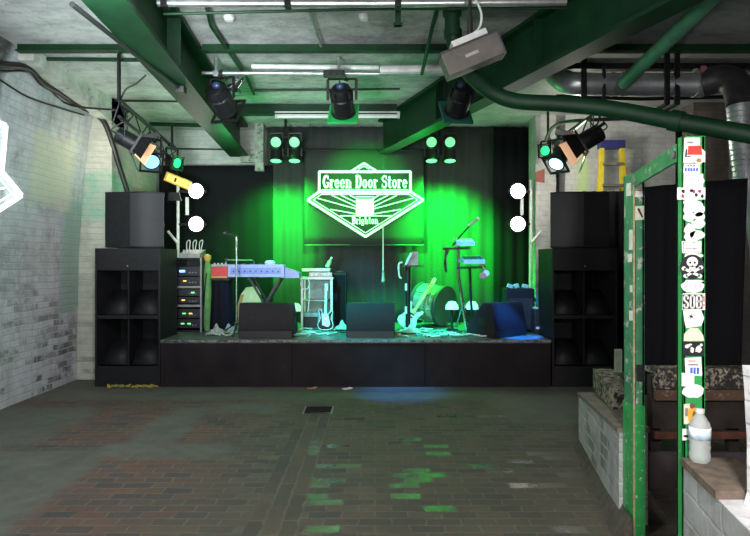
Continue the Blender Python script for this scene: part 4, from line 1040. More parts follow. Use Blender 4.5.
# rags, cables on the deck
random.seed(21)
CB = [CABLE, PALE, mat('teal_cable', (.1, .4, .38), .5, 0, .2, 20, 0)]
lab = ['tangle of pale cable between the keyboard and the first monitor', 'cable trailing behind the first wedge monitor', 'cable lying below the frame table', 'cable curling before the middle backdrop', 'cable looping below the music stand',
       'cable lying before the bass drum', 'cable curling between guitar and tripod stand', 'cable snaking round the tripod stand', 'cable at the foot of the turned monitor', 'cable crossing the deck behind the middle monitor', 'pale cable across the front of the bass drum', 'cable running to the amplifier on the right']
for k, (xa, xb) in enumerate(((215, 236), (236, 300), (296, 334), (335, 400), (396, 425), (415, 450), (425, 470), (450, 482), (462, 490), (340, 430), (420, 460), (470, 520))):
    Y = random.uniform(7.75, 8.35)
    pts = []
    for j in range(9):
        px = xa+(xb-xa)*j/8+random.uniform(-4, 4); y = Y+random.uniform(-.16, .16)
        pts.append(((px-CX)/F*y, y, DECK+.012+random.random()*.012))
    o = MB().tube([Vector(q)-Vector(pts[0]) for q in pts], .011, 6, 6).build('stage_cable', CB[(1, 2, 1, 0, 1, 2)[k % 6]]); o.location = pts[0]
    tag(o, lab[k], 'cable', 'cables on the stage floor')
for k in range(26):
    xa, xb = ((398, 445), (430, 490), (296, 336), (440, 475))[k % 4]; Y = random.uniform(7.7, 8.5); pts = []
    c0 = random.uniform(xa, xb); a0 = random.uniform(0, 6)
    for j in range(8):
        c0 = min(xb, max(xa, c0+random.uniform(-9, 9))); Y = min(8.6, max(7.68, Y+random.uniform(-.22, .22)))
        pts.append(((c0-CX)/F*Y, Y, DECK+.009+random.random()*.02))
    o = MB().tube([Vector(q)-Vector(pts[0]) for q in pts], .007, 6, 6).build('stage_cable', CB[(1, 2, 0, 1)[(k//4) % 4]]); o.location = pts[0]
    tag(o, 'thin cable in the loose tangle across the stage floor', 'cable', 'tangled cables on the stage floor')
for px, py, Y, lb in ((217, 322, 8.0, 'crumpled pale cloth on the stage left of the first monitor'), (231, 318, 8.15, 'crumpled teal cloth on the stage under the red keyboard'), (411, 323, 8.15, 'flat pale rag below the leaning guitar'), (343, 321, 8.5, 'pale rag left of the middle monitor')):
    b = MB(); q = at(px, py, Y)
    b.grid(lambda u, v: ((u-.5)*.26, (v-.5)*.22, .012+.075*max(0, math.sin(PI*u)*math.sin(PI*v))*(1+.8*math.sin(11*u+5*v+px)*math.cos(9*v-3*u))), 16, 12)
    o = b.build('crumpled_cloth', mat_cloth('pale_rag', (.42, .46, .44)), solid=.006); o.location = (q.x, Y, DECK+.003); tag(o, lb, 'cloth')

# ================================================================ DUCTS, PIPES, HEATER
def rel(pts): o = Vector(pts[0]); return o, [Vector(p)-o for p in pts]
DY = 6.3
pts = [at(545, 60, DY+.5), at(556, 74, DY+.3), at(566, 82, DY+.1), at(580, 84, DY), at(640, 84.5, DY), at(697, 85, DY-.1)]
o0, rp = rel(pts)
t = empty('air_duct', o0, 'round silver air duct running level under the right-hand ceiling', 'duct')
DUCT = mat('spiral_duct_steel', (.42, .44, .46), .38, .75, .3, 5, .2)
MB().tube(rp, .118, 20, 4).build('duct', DUCT, t)
for px in (583, 612, 621):
    q = at(px, 84.3, DY)-o0; MB().cyl(q-Vector((.012, 0, 0)), q+Vector((.012, 0, 0)), .126, seg=22).build('seam_band', DUCT, t)
q = at(699, 83, DY-.1)-o0; MB().cyl(q-Vector((.05, 0, 0)), q+Vector((.04, 0, 0)), .145, seg=20).build('end_collar', DULLSTEEL, t)
MB().box(q+Vector((-.03, -.14, .09)), (.05, .02, .08)).build('red_tag', mat('faded_red_tag', (.35, .12, .12), .6, 0, .2, 10, 0), t)
pts = [at(703, 83, 6.15), at(722, 79, 6.05), at(735, 84, 5.95), at(741, 97, 5.85), at(742, 108, 5.75)]
o0, rp = rel(pts)
FLEX = mat('black_flexible_hose', (.03, .028, .03), .5, 0, .3, 14, .4)
o = MB().tube(rp, .14, 16, 4).build('duct_elbow', FLEX); o.location = o0; tag(o, 'black flexible elbow joining the level duct to the upright one', 'duct')
t = empty('air_duct', at(741, 108, 5.72), 'silver spiral duct dropping down the right edge of the picture', 'duct')
ztop, zb = 0, at(0, 245, 5.0).z-t.location.z
rp = [Vector((0, 0, .02)), Vector((0.01, -.04, -.5)), Vector((.0, -.25, -1.0)), Vector((.03, -.55, zb))]
rp = [(.0, 0, .02), (.01, -.03, -.35), (.01, -.10, -.75)]
MB().tube(rp, .125, 20, 6).build('spiral_duct', DUCT, t)
b = MB()
for k in range(14):
    z = .0-.052*k; b.lathe([(.126, -.004), (.130, 0), (.126, .004)], (.008*k/14, -.09*(k/14)**1.5, z), (.05, 0, 1), 20, False)
b.build('spiral_seam', DUCT, t)
rp = [Vector((.01, -.10, -.74)), Vector((.03, -.18, -1.0)), Vector((.03, -.25, -1.35)), Vector((.0, -.3, -1.7)), Vector((-.05, -.32, -2.1))]
MB().tube(rp, [.128, .10, .09, .075, .03], 18).build('wrapped_sleeve', mat('grey_plastic_sleeve', (.34, .37, .38), .4, .1, .3, 6, .3), t)
for px, y0 in ((584, 52), (667, 52), (677, 40)):
    a, c = at(px, y0, DY-.15), at(px, 104, DY-.15)
    o = MB().bar((0, 0, 0), c-a, .05, .03, (0, 1, 0)).box(c-a+Vector((0, .12, 0)), (.05, .26, .02)).build('duct_hanger', BLACK2); o.location = a
    tag(o, {584: 'dark strap hanger round the left part of the silver duct', 667: 'dark strap hanger round the right part of the silver duct, left of a twin', 677: 'dark strap hanger nearest the red-tagged end of the silver duct'}[px], 'hanger')
pipe('conduit', [at(556, 96, 6.9), at(640, 99, 6.9), at(724, 97, 6.9)], .022, BLACK2, 'dark pipe running level just below the silver duct', 'pipe')
DIAG = mat('pale_green_pipe_paint', (.06, .19, .11), .4, 0, .25, 9, .15)
t = empty('diagonal_pipe', at(625, 82, 5.6), 'pale green pipe slanting from the silver duct up to the top right', 'pipe')
e = at(718, -8, 4.3)-Vector(t.location)
MB().tube([(0, 0, 0), e], .062, 18).build('pipe', DIAG, t)
MB().ball((0, 0, 0), .064, (1, 1, 1)).build('rounded_end', DIAG, t)
# big green pipe
pts = [at(452, 12, 4.9), at(453, 34, 4.9), at(458, 56, 4.9), at(470, 74, 4.85), at(490, 91, 4.8), at(515, 101, 4.75), at(560, 104, 4.65), at(610, 109, 4.5), at(680, 122, 4.25), at(765, 137, 3.95)]
o0, rp = rel(pts)
t = empty('drain_pipe', o0, 'thick glossy green pipe bending down from the ceiling and off to the right', 'pipe')
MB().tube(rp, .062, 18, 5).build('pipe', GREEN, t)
for i, r in ((0, .078), (1, .074)): MB().cyl(rp[i]+Vector((0, 0, -.03)), rp[i]+Vector((0, 0, .03)), r, seg=20).build('collar', GREEN, t)
q = at(676, 121, 4.27)-o0; d = (rp[9]-rp[8]).normalized(); MB().cyl(q-d*.04, q+d*.04, .075, seg=20).build('joint_collar', GREEN, t)
MB().tube([(0, 0, .0), (0, .0, CEIL-o0.z-.02)], .07, 16).build('riser', GREEN, t)
# hanging tilted heater
HY = 4.35
c = at(471.5, 57, HY); w = 60*HY/F
t = empty('heater', c, 'grey box heater with a white top hung tilted from a cable', 'heater')
M = Matrix.Rotation(math.radians(-22.5), 4, 'Y')
b = MB(); b.M = M; b.box((0, 0, 0), (w, .16, .165), bev=.006); b.build('casing', mat('brown_grey_casing', (.11, .10, .09), .5, .2, .25, 8, .1), t)
b = MB(); b.M = M; b.box((.03, .02, .115), (w*.62, .13, .07), bev=.01); b.build('white_top', PALE, t)
b = MB(); b.M = M; b.box((0, 0, .086), (w+.008, .17, .012)); b.box((w/2, 0, 0), (.012, .165, .17)); b.build('rim', mat('slate_rim', (.05, .055, .07), .4, .3, .2, 10, 0), t)
b = MB(); b.M = M; b.box((-.01, -.082, .0), (.10, .004, .022)); b.build('name_plate', mat('pale_plate', (.35, .33, .31), .4, .2, .2, 40, 0), t)
top = at(470, 0, HY)-c
t2 = at(470, 40, HY)-c
MB().tube([t2+Vector((0, 0, -.03)), top+Vector((0, 0, .25))], .012, 8).tube([t2+Vector((0, 0, -.06)), t2+Vector((0, 0, .16))], .020, 8).build('hanging_cable', CABLE, t)
MB().tube([at(473, -5, HY)-c, at(481, 12, HY)-c, at(480, 26, HY)-c, at(473, 34, HY)-c], .009, 6, 5).build('white_lead', PALE, t)
# wall cables on the left
def wall_pt(px, py, off=.03):
    """the left wall's surface as seen at a picture point"""
    Y = 6.3
    for _ in range(40):
        z = H+(CY-py)/F*Y
        for (z0, x0), (z1, x1) in zip(prof, prof[1:]):
            if z <= z1: xx = x0+(x1-x0)*max(0, (z-z0))/(z1-z0); break
        else: xx = prof[-1][1]
        Y = min(7.85, max(2, F*(xx+off)/(px-CX)))
    return Vector((xx+off, Y, H+(CY-py)/F*Y))
pipe('wall_cable', [wall_pt(-25, 58, .05), wall_pt(0, 64, .05), wall_pt(28, 68, .05), wall_pt(42, 83, .05), wall_pt(58, 92, .06), wall_pt(76, 104, .08), wall_pt(97, 115, .12), at(107, 128, 7.86), at(119, 165, 8.0), at(129, 196, 8.1)], .034, CABLE, 'thick black cable bundle stepping along the top of the left brick wall', 'cable', smooth=5)
pipe('wall_cable', [wall_pt(-20, 64, .03), wall_pt(0, 71, .03), wall_pt(30, 72, .03), wall_pt(48, 88, .03), wall_pt(70, 105, .05), at(117, 110, 7.0)], .012, CABLE, 'thin cable sagging from the black bundle towards the left truss', 'cable', smooth=5)
pipe('wall_cable', [wall_pt(-20, 70, .02), wall_pt(0, 80, .02), wall_pt(28, 97, .02), wall_pt(60, 108, .03), wall_pt(84, 115, .04)], .010, CABLE, 'thinnest cable sagging lowest across the left brick wall', 'cable', smooth=5)
pipe('girder_cable', [at(72, 4, 3.80), at(142, 60, 4.88), at(179, 88, 5.6)], .018, CABLE, 'black cable along the underside of the wide girder', 'cable')
o = MB().box((0, 0, 0), (.08, .10, .06), bev=.01).build('cable_plug', CABLE); o.location = at(181, 90, 5.62); tag(o, 'black plug at the end of the cable under the wide girder', 'plug')
pipe('truss_cable', [at(146, 75, 6.3), at(136, 84, 6.3), at(124, 92, 6.3), at(112, 125, 6.3)], .009, CABLE, 'thin cable swooping from the wide girder to the left truss', 'cable', smooth=4)
pipe('truss_cable', [at(546, 140, 7.9), at(552, 128, 7.6), at(565, 122, 7.3), at(590, 120, 6.9), at(640, 118, 6.6)], .022, CABLE, 'dark cable arching over the right truss to the side bay', 'cable', smooth=4)
pipe('hanger_rod', [at(548, 110, 8.5), at(548, 148, 8.5)], .018, BLACK2, 'dark upright rod at the far end of the right lighting truss', 'rod')
pipe('hanger_rod', [at(604, 66, 6.2), at(604, 107, 6.2)], .018, BLACK2, 'dark upright rod at the near end of the right lighting truss', 'rod')

# ================================================================ SIDE BAY
def post(name, x, y, w, d, ztop, label, m, ridge):
    t = empty(name, (x, y, 0), label, 'post')
    b = MB()
    b.box((w/2, .006, ztop/2), (w, .012, ztop), bev=.002); b.box((.006, d/2, ztop/2), (.012, d, ztop), bev=.002)
    b.box((w/2, d-.006, ztop/2), (w, .012, ztop), bev=.002); b.box((w-.006, d/2, ztop/2), (.012, d, ztop))
    b.build('upright', m, t)
    if ridge: MB().box((.0, .0, ztop/2), (.010, .010, ztop-.02), bev=.002).build('corner_bead', mat('scraped_bead', (.33, .30, .16), .5, 0, .4, 30, .1), t)
    return t
LPX, LPY = 1.459, 3.38
lp = post('green_post', LPX, LPY, .059, .143, 2.05, 'worn green steel post standing at the near end of the far dwarf wall', GREEN_POST2, True)
MB().box((.0295, .0715, .37), (.065, .149, .74), bev=.002).build('repainted_foot', mat('speckled_green_paint', (.03, .30, .075), .38, 0, .15, 8, .2, worn=(.50, .52, .46), wornamt=.60, wscale=38), lp)
RPX, RPY = 1.2474, 2.43
rp_ = post('green_post', RPX, RPY, .089, .05, 2.06, 'green steel post plastered with stickers beside the water bottle', GREEN_POST, False)
t = empty('lintel_bar', (LPX+.01, LPY+.03, 1.965), 'green steel bar joining the tops of the two green posts', 'bar')
e = Vector((RPX+.02, RPY+.055, 1.965))-Vector(t.location)
MB().bar((0, 0, .04), e+Vector((0, 0, .04)), .012, .062).build('web', GREEN_POST2, t)
MB().bar((0.03, 0, .078), e+Vector((.03, 0, .078)), .07, .012).build('flange', GREEN_POST2, t)
for k in (.08, .93): MB().cyl(e*k+Vector((-.02, 0, .04)), e*k+Vector((.02, 0, .04)), .016, seg=8).build('bolt', DULLSTEEL, t)

SY = RPY-.0006
def s_at(px, py): v = at(px, py, SY); return v.x-RPX, v.z
STK = [0]
def sticker(poly, m, label=None, lift=1, post=rp_, name='sticker', Y=None):
    Yp = post.location.y; pl = []
    for px, py in poly:
        v = at(px, py, Yp); pl.append((v.x-post.location.x, v.z))
    STK[0] += 1
    th = .0008+.0006*lift
    o = MB().prism(pl, th, Matrix(((1, 0, 0, 0), (0, 0, -1, 0), (0, 1, 0, 0), (0, 0, 0, 1)))).build(name, m, post, False)
    if label: o['label'] = label
    return o
def R4(x0, y0, x1, y1, j=.8):
    r = lambda: random.uniform(-j, j)
    return [(x0+r()*.5, y1+r()*.5), (x1+r()*.3, y1+r()*.5), (x1+r()*.3, y0+r()*.5), (x0+r()*.5, y0+r()*.5)]
def blob(cx, cy, rx, ry, n=14, j=.15):
    return [(cx+rx*math.cos(2*PI*k/n)*(1+random.uniform(-j, j)), cy-ry*math.sin(2*PI*k/n)*(1+random.uniform(-j, j))) for k in range(n)]
random.seed(8)
CREAM_ST = mat('yellowed_sticker', (.62, .62, .48), .5, 0, .15, 60, .05)
MOTTLE = mat('torn_sticker_paper', (.74, .73, .68), .5, 0, .2, 20, .05, worn=(.25, .32, .22), wornamt=.62, wscale=70)
def sub(parent_st, poly, m, lift, name='print'):
    """print on a sticker: child of the sticker"""
    o = sticker(poly, m, None, lift, rp_, name); o.parent = parent_st; return o
s = sticker(R4(684, 138, 700, 151), WHITE_ST, 'white sticker with a small dark mark at the top of the post')
sub(s, blob(690, 142.5, 4, 1.2), DULLSTEEL, 2)
s = sticker([(683, 163), (705, 162), (705, 152), (700, 147), (684, 147)], WHITE_ST, 'white sticker with a red banner and black border', 2)
sub(s, [(687, 155), (702, 155), (701, 145.5), (688, 146)], RED, 3); sub(s, [(684.5, 157), (686.5, 157.5), (687, 149), (685.5, 149)], INK, 3); sub(s, [(687, 157.5), (691, 156.5), (690.5, 155.6), (687, 156)], INK, 3)
s = sticker(blob(698.5, 160.5, 4.6, 3.6, 16, .03), CREAM_ST, 'small round cream sticker', 3); sub(s, blob(698.5, 160.5, 2.6, 2, 12, .05), mat('brown_ink', (.3, .18, .1)), 4)
s = sticker(R4(683.5, 164, 700, 173), WHITE_ST, 'white sticker with blue and red print', 1)
for k in range(5): sub(s, R4(684.5+k*2.8, 168, 686.6+k*2.8, 171.5, .2), BLUE, 2)
for k in range(3): sub(s, R4(687+k*2.8, 165, 689+k*2.8, 166.6, .2), RED, 2)
s = sticker(R4(683.5, 173.5, 703, 187), MOTTLE, 'blank torn white sticker')
for q in ((686, 175), (692, 178), (698, 179.5)): sub(s, R4(q[0], q[1], q[0]+.8, q[1]+2, .2), DULLSTEEL, 2)
s = sticker(R4(677.3, 187.5, 705, 199.5, .4), WHITE_ST, 'wide white sticker with dark red figures', 2)
for k, (x, y) in enumerate(((681.5, 190), (681, 195), (689.5, 189.5), (692, 190), (694.8, 193.5), (698, 190), (700.5, 195))): sub(s, blob(x+1.4, y+1.2, 1.6, 1.8, 9, .3), mat('wine_ink', (.35, .02, .08)) if k % 2 else INK, 3)
for q in ((683.4, 198, 697, 207), (692, 203, 704.6, 217), (683.4, 205, 694, 216), (683.4, 232, 700, 242), (694, 212, 704.6, 222), (684, 253, 703, 258), (684, 280, 704, 282), (684, 172, 704, 190)):
    sticker(blob((q[0]+q[2])/2, (q[1]+q[3])/2, (q[2]-q[0])/2, (q[3]-q[1])/2, 14, .10), MOTTLE, None, .5)
for q in ((684, 200, 703, 212), (683, 213, 696, 222), (692, 218, 704.5, 229), (684, 224, 695, 238), (690, 230, 704, 240)): sticker(blob((q[0]+q[2])/2, (q[1]+q[3])/2, (q[2]-q[0])/2, (q[3]-q[1])/2, 14, .14), MOTTLE, 'torn patch of old white sticker' if q[0] == 684 and q[1] == 200 else None, 1)
s = sticker(R4(682, 241, 701, 253), WHITE_ST, 'white sticker with a ruled box', 2)
for q in ((682.6, 241.8, 700.4, 242.4), (682.6, 251.6, 700.4, 252.2), (682.6, 242, 683.2, 252), (693.5, 242, 694, 250), (685, 248.5, 697, 249.2)): sub(s, R4(*q, .05), INK, 3)
s = sticker(blob(692, 267, 12, 12.5, 28, .0), INK, 'round black sticker with a white skull and crossbones', 3)
sub(s, blob(692, 262, 5.6, 5.2, 16, .03), WHITE_ST, 4); sub(s, R4(689, 266, 695, 270.5, .2), WHITE_ST, 4)
for x in (689.7, 694.3): sub(s, blob(x, 262.6, 1.2, 1.2, 10, 0), INK, 5)
sub(s, [(691.4, 266), (692.6, 266), (692, 264.4)], INK, 5)
for k in range(3): sub(s, R4(690+k*1.6, 268, 690.4+k*1.6, 270.3, .02), INK, 5)
for a, c in (((683.5, 268.5), (699.5, 276)), ((700.5, 267.5), (685.5, 276))):
    dx, dy = c[0]-a[0], c[1]-a[1]; n = math.hypot(dx, dy); ux, uy = -dy/n*1.3, dx/n*1.3
    pl = [(a[0]+ux, a[1]+uy), (c[0]+ux, c[1]+uy), (c[0]-ux, c[1]-uy), (a[0]-ux, a[1]-uy)]
    if dx > 0: pl = pl
    sub(s, pl if dx > 0 else pl[::-1], WHITE_ST, 4)
    for e in (a, c): sub(s, blob(e[0], e[1], 2.2, 2.1, 10, .1), WHITE_ST, 4)
s = sticker(blob(692.5, 286.5, 11.5, 6.2, 18, .07), WHITE_ST, 'cloud-shaped white sticker with violet scribbles', 1)
for k in range(4): sub(s, blob(685+k*5, 286.5, 1.9, 2.1, 8, .2), mat('pale_violet_ink', (.55, .42, .62)), 2)
s = sticker(R4(682, 293.5, 705, 310), WHITE_ST, 'white sticker lettered SOB in white block capitals on black', 1)
o = MB(); q0 = s_at(682, 309.2); q1 = s_at(704.6, 294.2)
sub(s, R4(682.4, 294.4, 702.4, 309, .05), INK, 2)
bM = Matrix(((1, 0, 0, 0), (0, 0, -1, -.0028), (0, 1, 0, 0), (0, 0, 0, 1)))
hh = s_at(0, 295)[1]-s_at(0, 308.4)[1]
lx0, lw, lz = s_at(683, 0)[0], s_at(702.2, 0)[0]-s_at(683, 0)[0], s_at(0, 308.4)[1]
BLOCK = {'S': [[(1, .74), (1, .87), (.75, 1), (.25, 1), (0, .87), (0, .66), (1, .36), (1, .13), (.75, 0), (.25, 0), (0, .13), (0, .26)]],
         'O': [[(.25, 0), (0, .14), (0, .86), (.25, 1), (.75, 1), (1, .86), (1, .14), (.75, 0), (.25, 0)]],
         'B': [[(0, 0), (0, 1), (.7, 1), (1, .88), (1, .64), (.7, .52), (0, .52)], [(.7, .52), (1, .4), (1, .12), (.7, 0), (0, 0)]]}
for k, ch in enumerate('SOB'):
    bb = MB(); w1 = lw/3*.86; st = w1*.33
    for pl in BLOCK[ch]: ribbon(bb, [(lx0+lw*k/3+st/2+x*(w1-st), lz+st/2+y*(hh-st)) for x, y in pl], st, bM, .0006)
    bb.build('letter', WHITE_ST, s, False)
sub(s, R4(703, 296, 704.4, 302, .1), RED, 2); sub(s, R4(703, 304, 704.4, 306, .1), RED, 2)
s = sticker([(686, 328), (701, 326), (704, 318), (701, 310), (683, 310.5), (684.5, 322)], WHITE_ST, 'white sticker with a black star-shaped mark', 1)
for k in range(6):
    a = k*PI/3+.3; dx, dy = 4.6*math.cos(a), 4*math.sin(a); ux, uy = -dy*.14, dx*.14
    sub(s, [(691+ux, 316.5-uy), (691-ux, 316.5+uy), (691+dx, 316.5-dy)], INK, 2)
sticker([(683.5, 341), (704, 341), (703, 335), (698, 328), (690, 328), (684, 334)], CREAM_ST, 'faded cream sticker')
s = sticker(R4(682.5, 341.5, 704, 356), INK, 'black sticker with blurred white figures', 2)
for x, y, rx, ry in ((687, 346, 2.5, 2), (692, 350, 2, 3), (698, 349, 3, 4), (701, 345, 1.4, 1.4), (690, 344.5, 1.6, 1)): sub(s, blob(x, y, rx, ry, 10, .3), MOTTLE, 3)
s = sticker([(685.5, 375), (702, 376), (701, 357), (684.5, 358)], WHITE_ST, 'upright white sticker with blue lettering', 1)
for k in range(3): sub(s, R4(690+k*3.2, 367.5, 692.3+k*3.2, 374, .3), BLUE, 2)
sub(s, R4(688, 360, 696, 362, .3), mat('pink_ink', (.7, .4, .42)), 2); sub(s, R4(688, 364, 698, 365.4, .3), DULLSTEEL, 2)
sticker(R4(681.5, 373, 694, 386), WHITE_ST, 'plain white square sticker', 3)
sticker(blob(693, 391, 11, 7, 16, .12), MOTTLE, None, 1)
s = sticker(R4(684, 404, 690, 424), CREAM_ST, None, 1); sub(s, R4(685, 408, 688, 416, .3), DULLSTEEL, 2)
s = sticker(R4(682, 428.5, 691, 440), WHITE_ST, None, 1); sub(s, blob(686, 436, 3, 1.2), INK, 2)
s = sticker([(688, 421), (696, 420), (697, 411), (694, 406), (690, 406), (687.5, 411)], mat('orange_sticker', (.75, .36, .05), .45, 0, .15, 40, 0), 'orange figure-shaped sticker with a dark top', 3)
sub(s, blob(692, 406, 2.8, 2.4), mat('wine_brown_ink', (.22, .05, .08)), 4)
# left post
for poly, m, lb in ((R4(635.3, 183, 642, 190), CREAM_ST, None), (R4(635.3, 191, 642.5, 197), MOTTLE, 'torn grey sticker near the top'), (R4(635, 206, 644, 220), CREAM_ST, 'cream sticker with a black stroke'), (R4(636.2, 365, 643.5, 381), INK, 'black sticker low on the post')):
    s = sticker(poly, m, lb, 1, lp)
    if m is CREAM_ST and lb:
        o = sticker([(637, 209), (639, 208), (643, 217), (641.5, 217.5)], INK, None, 3, lp, 'print'); o.parent = s
def side_sticker(y0, y1, a, c, m):
    za, zb = at(0, y1, 3.45).z, at(0, y0, 3.45).z
    o = MB().box((-.0015, (a+c)/2, (za+zb)/2), (.002, c-a, zb-za), rot=Matrix.Rotation(random.uniform(-.1, .1), 4, 'X')).build('sticker', m, lp, False)
for y0, y1, a, c in ((183, 196, .04, .10), (230, 250, .01, .06), (254, 262, .03, .08), (310, 320, .0, .06), (285, 292, .02, .05)): side_sticker(y0, y1, max(a, .008), c, MOTTLE)
# pale offcut standing by the left post's foot
t = MB().box((0, 0, .09), (.05, .03, .18)).build('timber_offcut', mat('pale_green_timber', (.30, .36, .27), .7, 0, .3, 10, .2)); q = at(619, 365, 4.3)

# water bottle
t.location = (1.905, 4.7, .687); tag(t, 'small pale green timber offcut on the brick stub behind the left post', 'offcut')
t = empty('water_bottle', (1.286, 2.375, .7605), 'clear plastic water bottle standing on the near dwarf wall', 'bottle')
mg = bpy.data.materials.new('clear_plastic'); mg.use_nodes = True; pb = mg.node_tree.nodes['Principled BSDF']
pb.inputs['Transmission Weight'].default_value = .66; pb.inputs['Roughness'].default_value = .06; pb.inputs['IOR'].default_value = 1.15; pb.inputs['Base Color'].default_value = (.97, 1, 1, 1)
nn = mg.node_tree.nodes.new('ShaderNodeTexNoise'); nn.inputs['Scale'].default_value = 60; bp = mg.node_tree.nodes.new('ShaderNodeBump'); bp.inputs['Strength'].default_value = .25; bp.inputs['Distance'].default_value = .004
mg.node_tree.links.new(nn.outputs[0], bp.inputs['Height']); mg.node_tree.links.new(bp.outputs[0], pb.inputs['Normal'])
r = .039
MB().lathe([(r*.8, 0), (r*.98, .01), (r, .03), (r*.93, .045), (r, .06), (r*.94, .075), (r, .09), (r, .14), (r*.9, .155), (r*.55, .177), (.015, .186), (.014, .192)], (0, 0, 0), seg=28).build('bottle', mg, t)
MB().lathe([(r*1.012, .092), (r*1.012, .138)], (0, 0, 0), seg=28, cap=False).build('paper_label', mat('pale_blue_label', (.50, .66, .78), .4, 0, .3, 30, 0, worn=(.85, .87, .88), wornamt=.5, wscale=24), t, solid=.0008)
MB().lathe([(.016, .192), (.0165, .195), (.0165, .206), (.014, .209)], (0, 0, 0), seg=18).build('cap', PALE, t)

# timber bench with flaking paint
FLAKE = mat_flaky('black_flaking_paint', (.025, .022, .022), (.52, .44, .33), .50, 30)
FLAKE2 = mat_flaky('brown_flaking_paint', (.10, .055, .035), (.34, .24, .16), .54, 20)
DARKW = mat('dark_stained_board', (.030, .022, .020), .55, 0, .5, 5, .2)
BX0, BX1, BYF = 1.86, 3.25, 3.98
t = empty('bench', (BX0, BYF, 0), 'dark timber bench with flaking speckled top rail behind the green posts', 'bench')
L = BX1-BX0
def bz(py): return at(0, py, BYF).z
MB().box((L/2, .02, (bz(368.5)+bz(389))/2), (L, .045, bz(368.5)-bz(389)), bev=.004).build('top_rail', FLAKE, t)
MB().box((L/2, .10, bz(369)-.02), (L, .12, .035), bev=.004).build('seat_board', FLAKE, t)
MB().box((L/2, .005, (bz(389.5)+bz(400))/2), (L, .05, bz(389.5)-bz(400)), bev=.004).build('brown_rail', FLAKE2, t)
MB().box((L/2, .05, (bz(401)+bz(430))/2), (L, .03, bz(401)-bz(430))).build('upper_board', DARKW, t)
MB().box((L/2, .03, bz(436)), (L, .04, .05), bev=.004).build('red_brown_rail', mat('red_brown_rail', (.10, .035, .022), .6, 0, .4, 12, .2), t)
MB().box((L/2, .10, bz(446)/2-.03), (L, .03, bz(446)-.08)).build('lower_board', mat('dark_violet_brown_board', (.060, .046, .048), .6, 0, .5, 4, .2), t)
for x in (.05, L*.42, L-.05): MB().box((x, .13, bz(372)/2-.02), (.07, .05, bz(372)-.05)).build('leg', DARKW, t)
MB().box((L*.19, .03, bz(418)), (.03, .02, .12)).build('grey_bracket', DULLSTEEL, t)
# speckled brick stub behind the far dwarf wall
b = MB(); y0, y1 = 4.15, 4.86
b.prism([(wline(y0)+.10-1.7, y0-4.5), (wline(y1)+.10-1.7, y1-4.5), (wline(y1)+.32-1.7, y1-4.5), (wline(y0)+.28-1.7, y0-4.5)], .16)
o = b.build('brick_stub', FLAKE, smooth=False); o.location = (1.7, 4.5, .525); tag(o, 'low speckled brick stub on the far dwarf wall beside the left green post', 'brick stub')

# stepladder leaning behind the side curtain
LY2 = 8.45; sc = LY2/F
t = empty('stepladder', at(612, 0, LY2), 'yellow stepladder with a blue top cap standing behind the side curtain', 'ladder')
t.location.z = 0
zt = at(0, 143, LY2).z
YEL = mat('yellow_fibreglass', (.72, .55, .03), .45, 0, .15, 8, .1)
def lx(z): return 10*sc+(zt-z)*.035
for s in (-1, 1):
    MB().bar((s*lx(zt), 0, zt), (s*lx(0.01), -.12, .01), .055, .03, (0, 1, 0)).build('front_rail', YEL, t)
    MB().bar((s*lx(zt), .06, zt-.02), (s*lx(0.01), .22, .01), .03, .03, (0, 1, 0)).build('rear_rail', YEL, t)
MB().box((0, .03, zt-.02), (2*lx(zt)+.06, .16, .11), bev=.008).build('top_cap', mat('navy_plastic', (.03, .035, .16), .45, 0, .2, 10, 0), t)
for k in range(1, 9):
    z = zt-.30*k
    if z > .1: MB().box((0, -.12*(zt-z)/zt, z), (2*lx(z)-.02, .09, .035), bev=.004).build('tread', DULLSTEEL, t)

# drain cover in the paving
t = empty('drain_cover', (-.59, 6.27, .002), 'square metal drain cover shining green in the brick paving', 'drain cover')
mgl = mat('wet_worn_iron', (.06, .065, .06), .12, .7, .2, 10, .15)
MB().box((0, 0, .004), (.27, .26, .008), bev=.002).build('plate', mgl, t)
for s in (-1, 1): MB().box((s*.145, 0, .004), (.018, .29, .01)).build('rim', DULLSTEEL, t)
# scraps at the foot of the stage
for px, py, m, lb in ((346, 389.5, MOTTLE, 'white paper scrap at the foot of the stage'), (311, 389, mat('tan_leather', (.4, .22, .12)), 'brown scrap at the foot of the stage')):
    Y = F*H/(py-CY)
    o = MB().box((0, 0, .008), (.10, .03, .012), rot=.3).box((.05, .02, .012), (.05, .03, .016), rot=-.5).build('paper_scrap', m, smooth=False); o.location = (at(px, 0, Y).x, Y, .002); tag(o, lb, 'litter')

# pieces that belong to a part hang on that part
UNDER = {'lens': ('body', 'housing'), 'gel': ('gel_frame',), 'barn_door': ('gel_frame', 'housing'), 'indicator': ('face_plate',), 'knob': ('face_plate', 'case', 'panel', 'top_strip', 'body'), 'tuning_peg': ('headstock',),
         'bridge': ('body',), 'pickguard': ('body',), 'binding': ('body',), 'handle_recess': ('cabinet',), 'base_rail': ('cabinet',), 'badge': ('top_panel',), 'seam_band': ('duct',), 'tension_rod': ('shell',),
         'end_cap': ('housing',), 'socket': ('case', 'rear_panel'), 'rating_plate': ('body',), 'lamp_holder': ('reflector',), 'red_tag': ('end_collar',), 'pad': ('case',), 'label_strip': ('pole',), 'clamp': ('yoke', 'tube')}
for root in [o for o in COL.objects if o.parent is None and o.children]:
    kids = {}
    for c in root.children: kids.setdefault(c.name.split('.')[0], c)
    for c in list(root.children):
        for p in UNDER.get(c.name.split('.')[0], ()):
            if p in kids and kids[p] is not c:
                c.parent = kids[p]; break

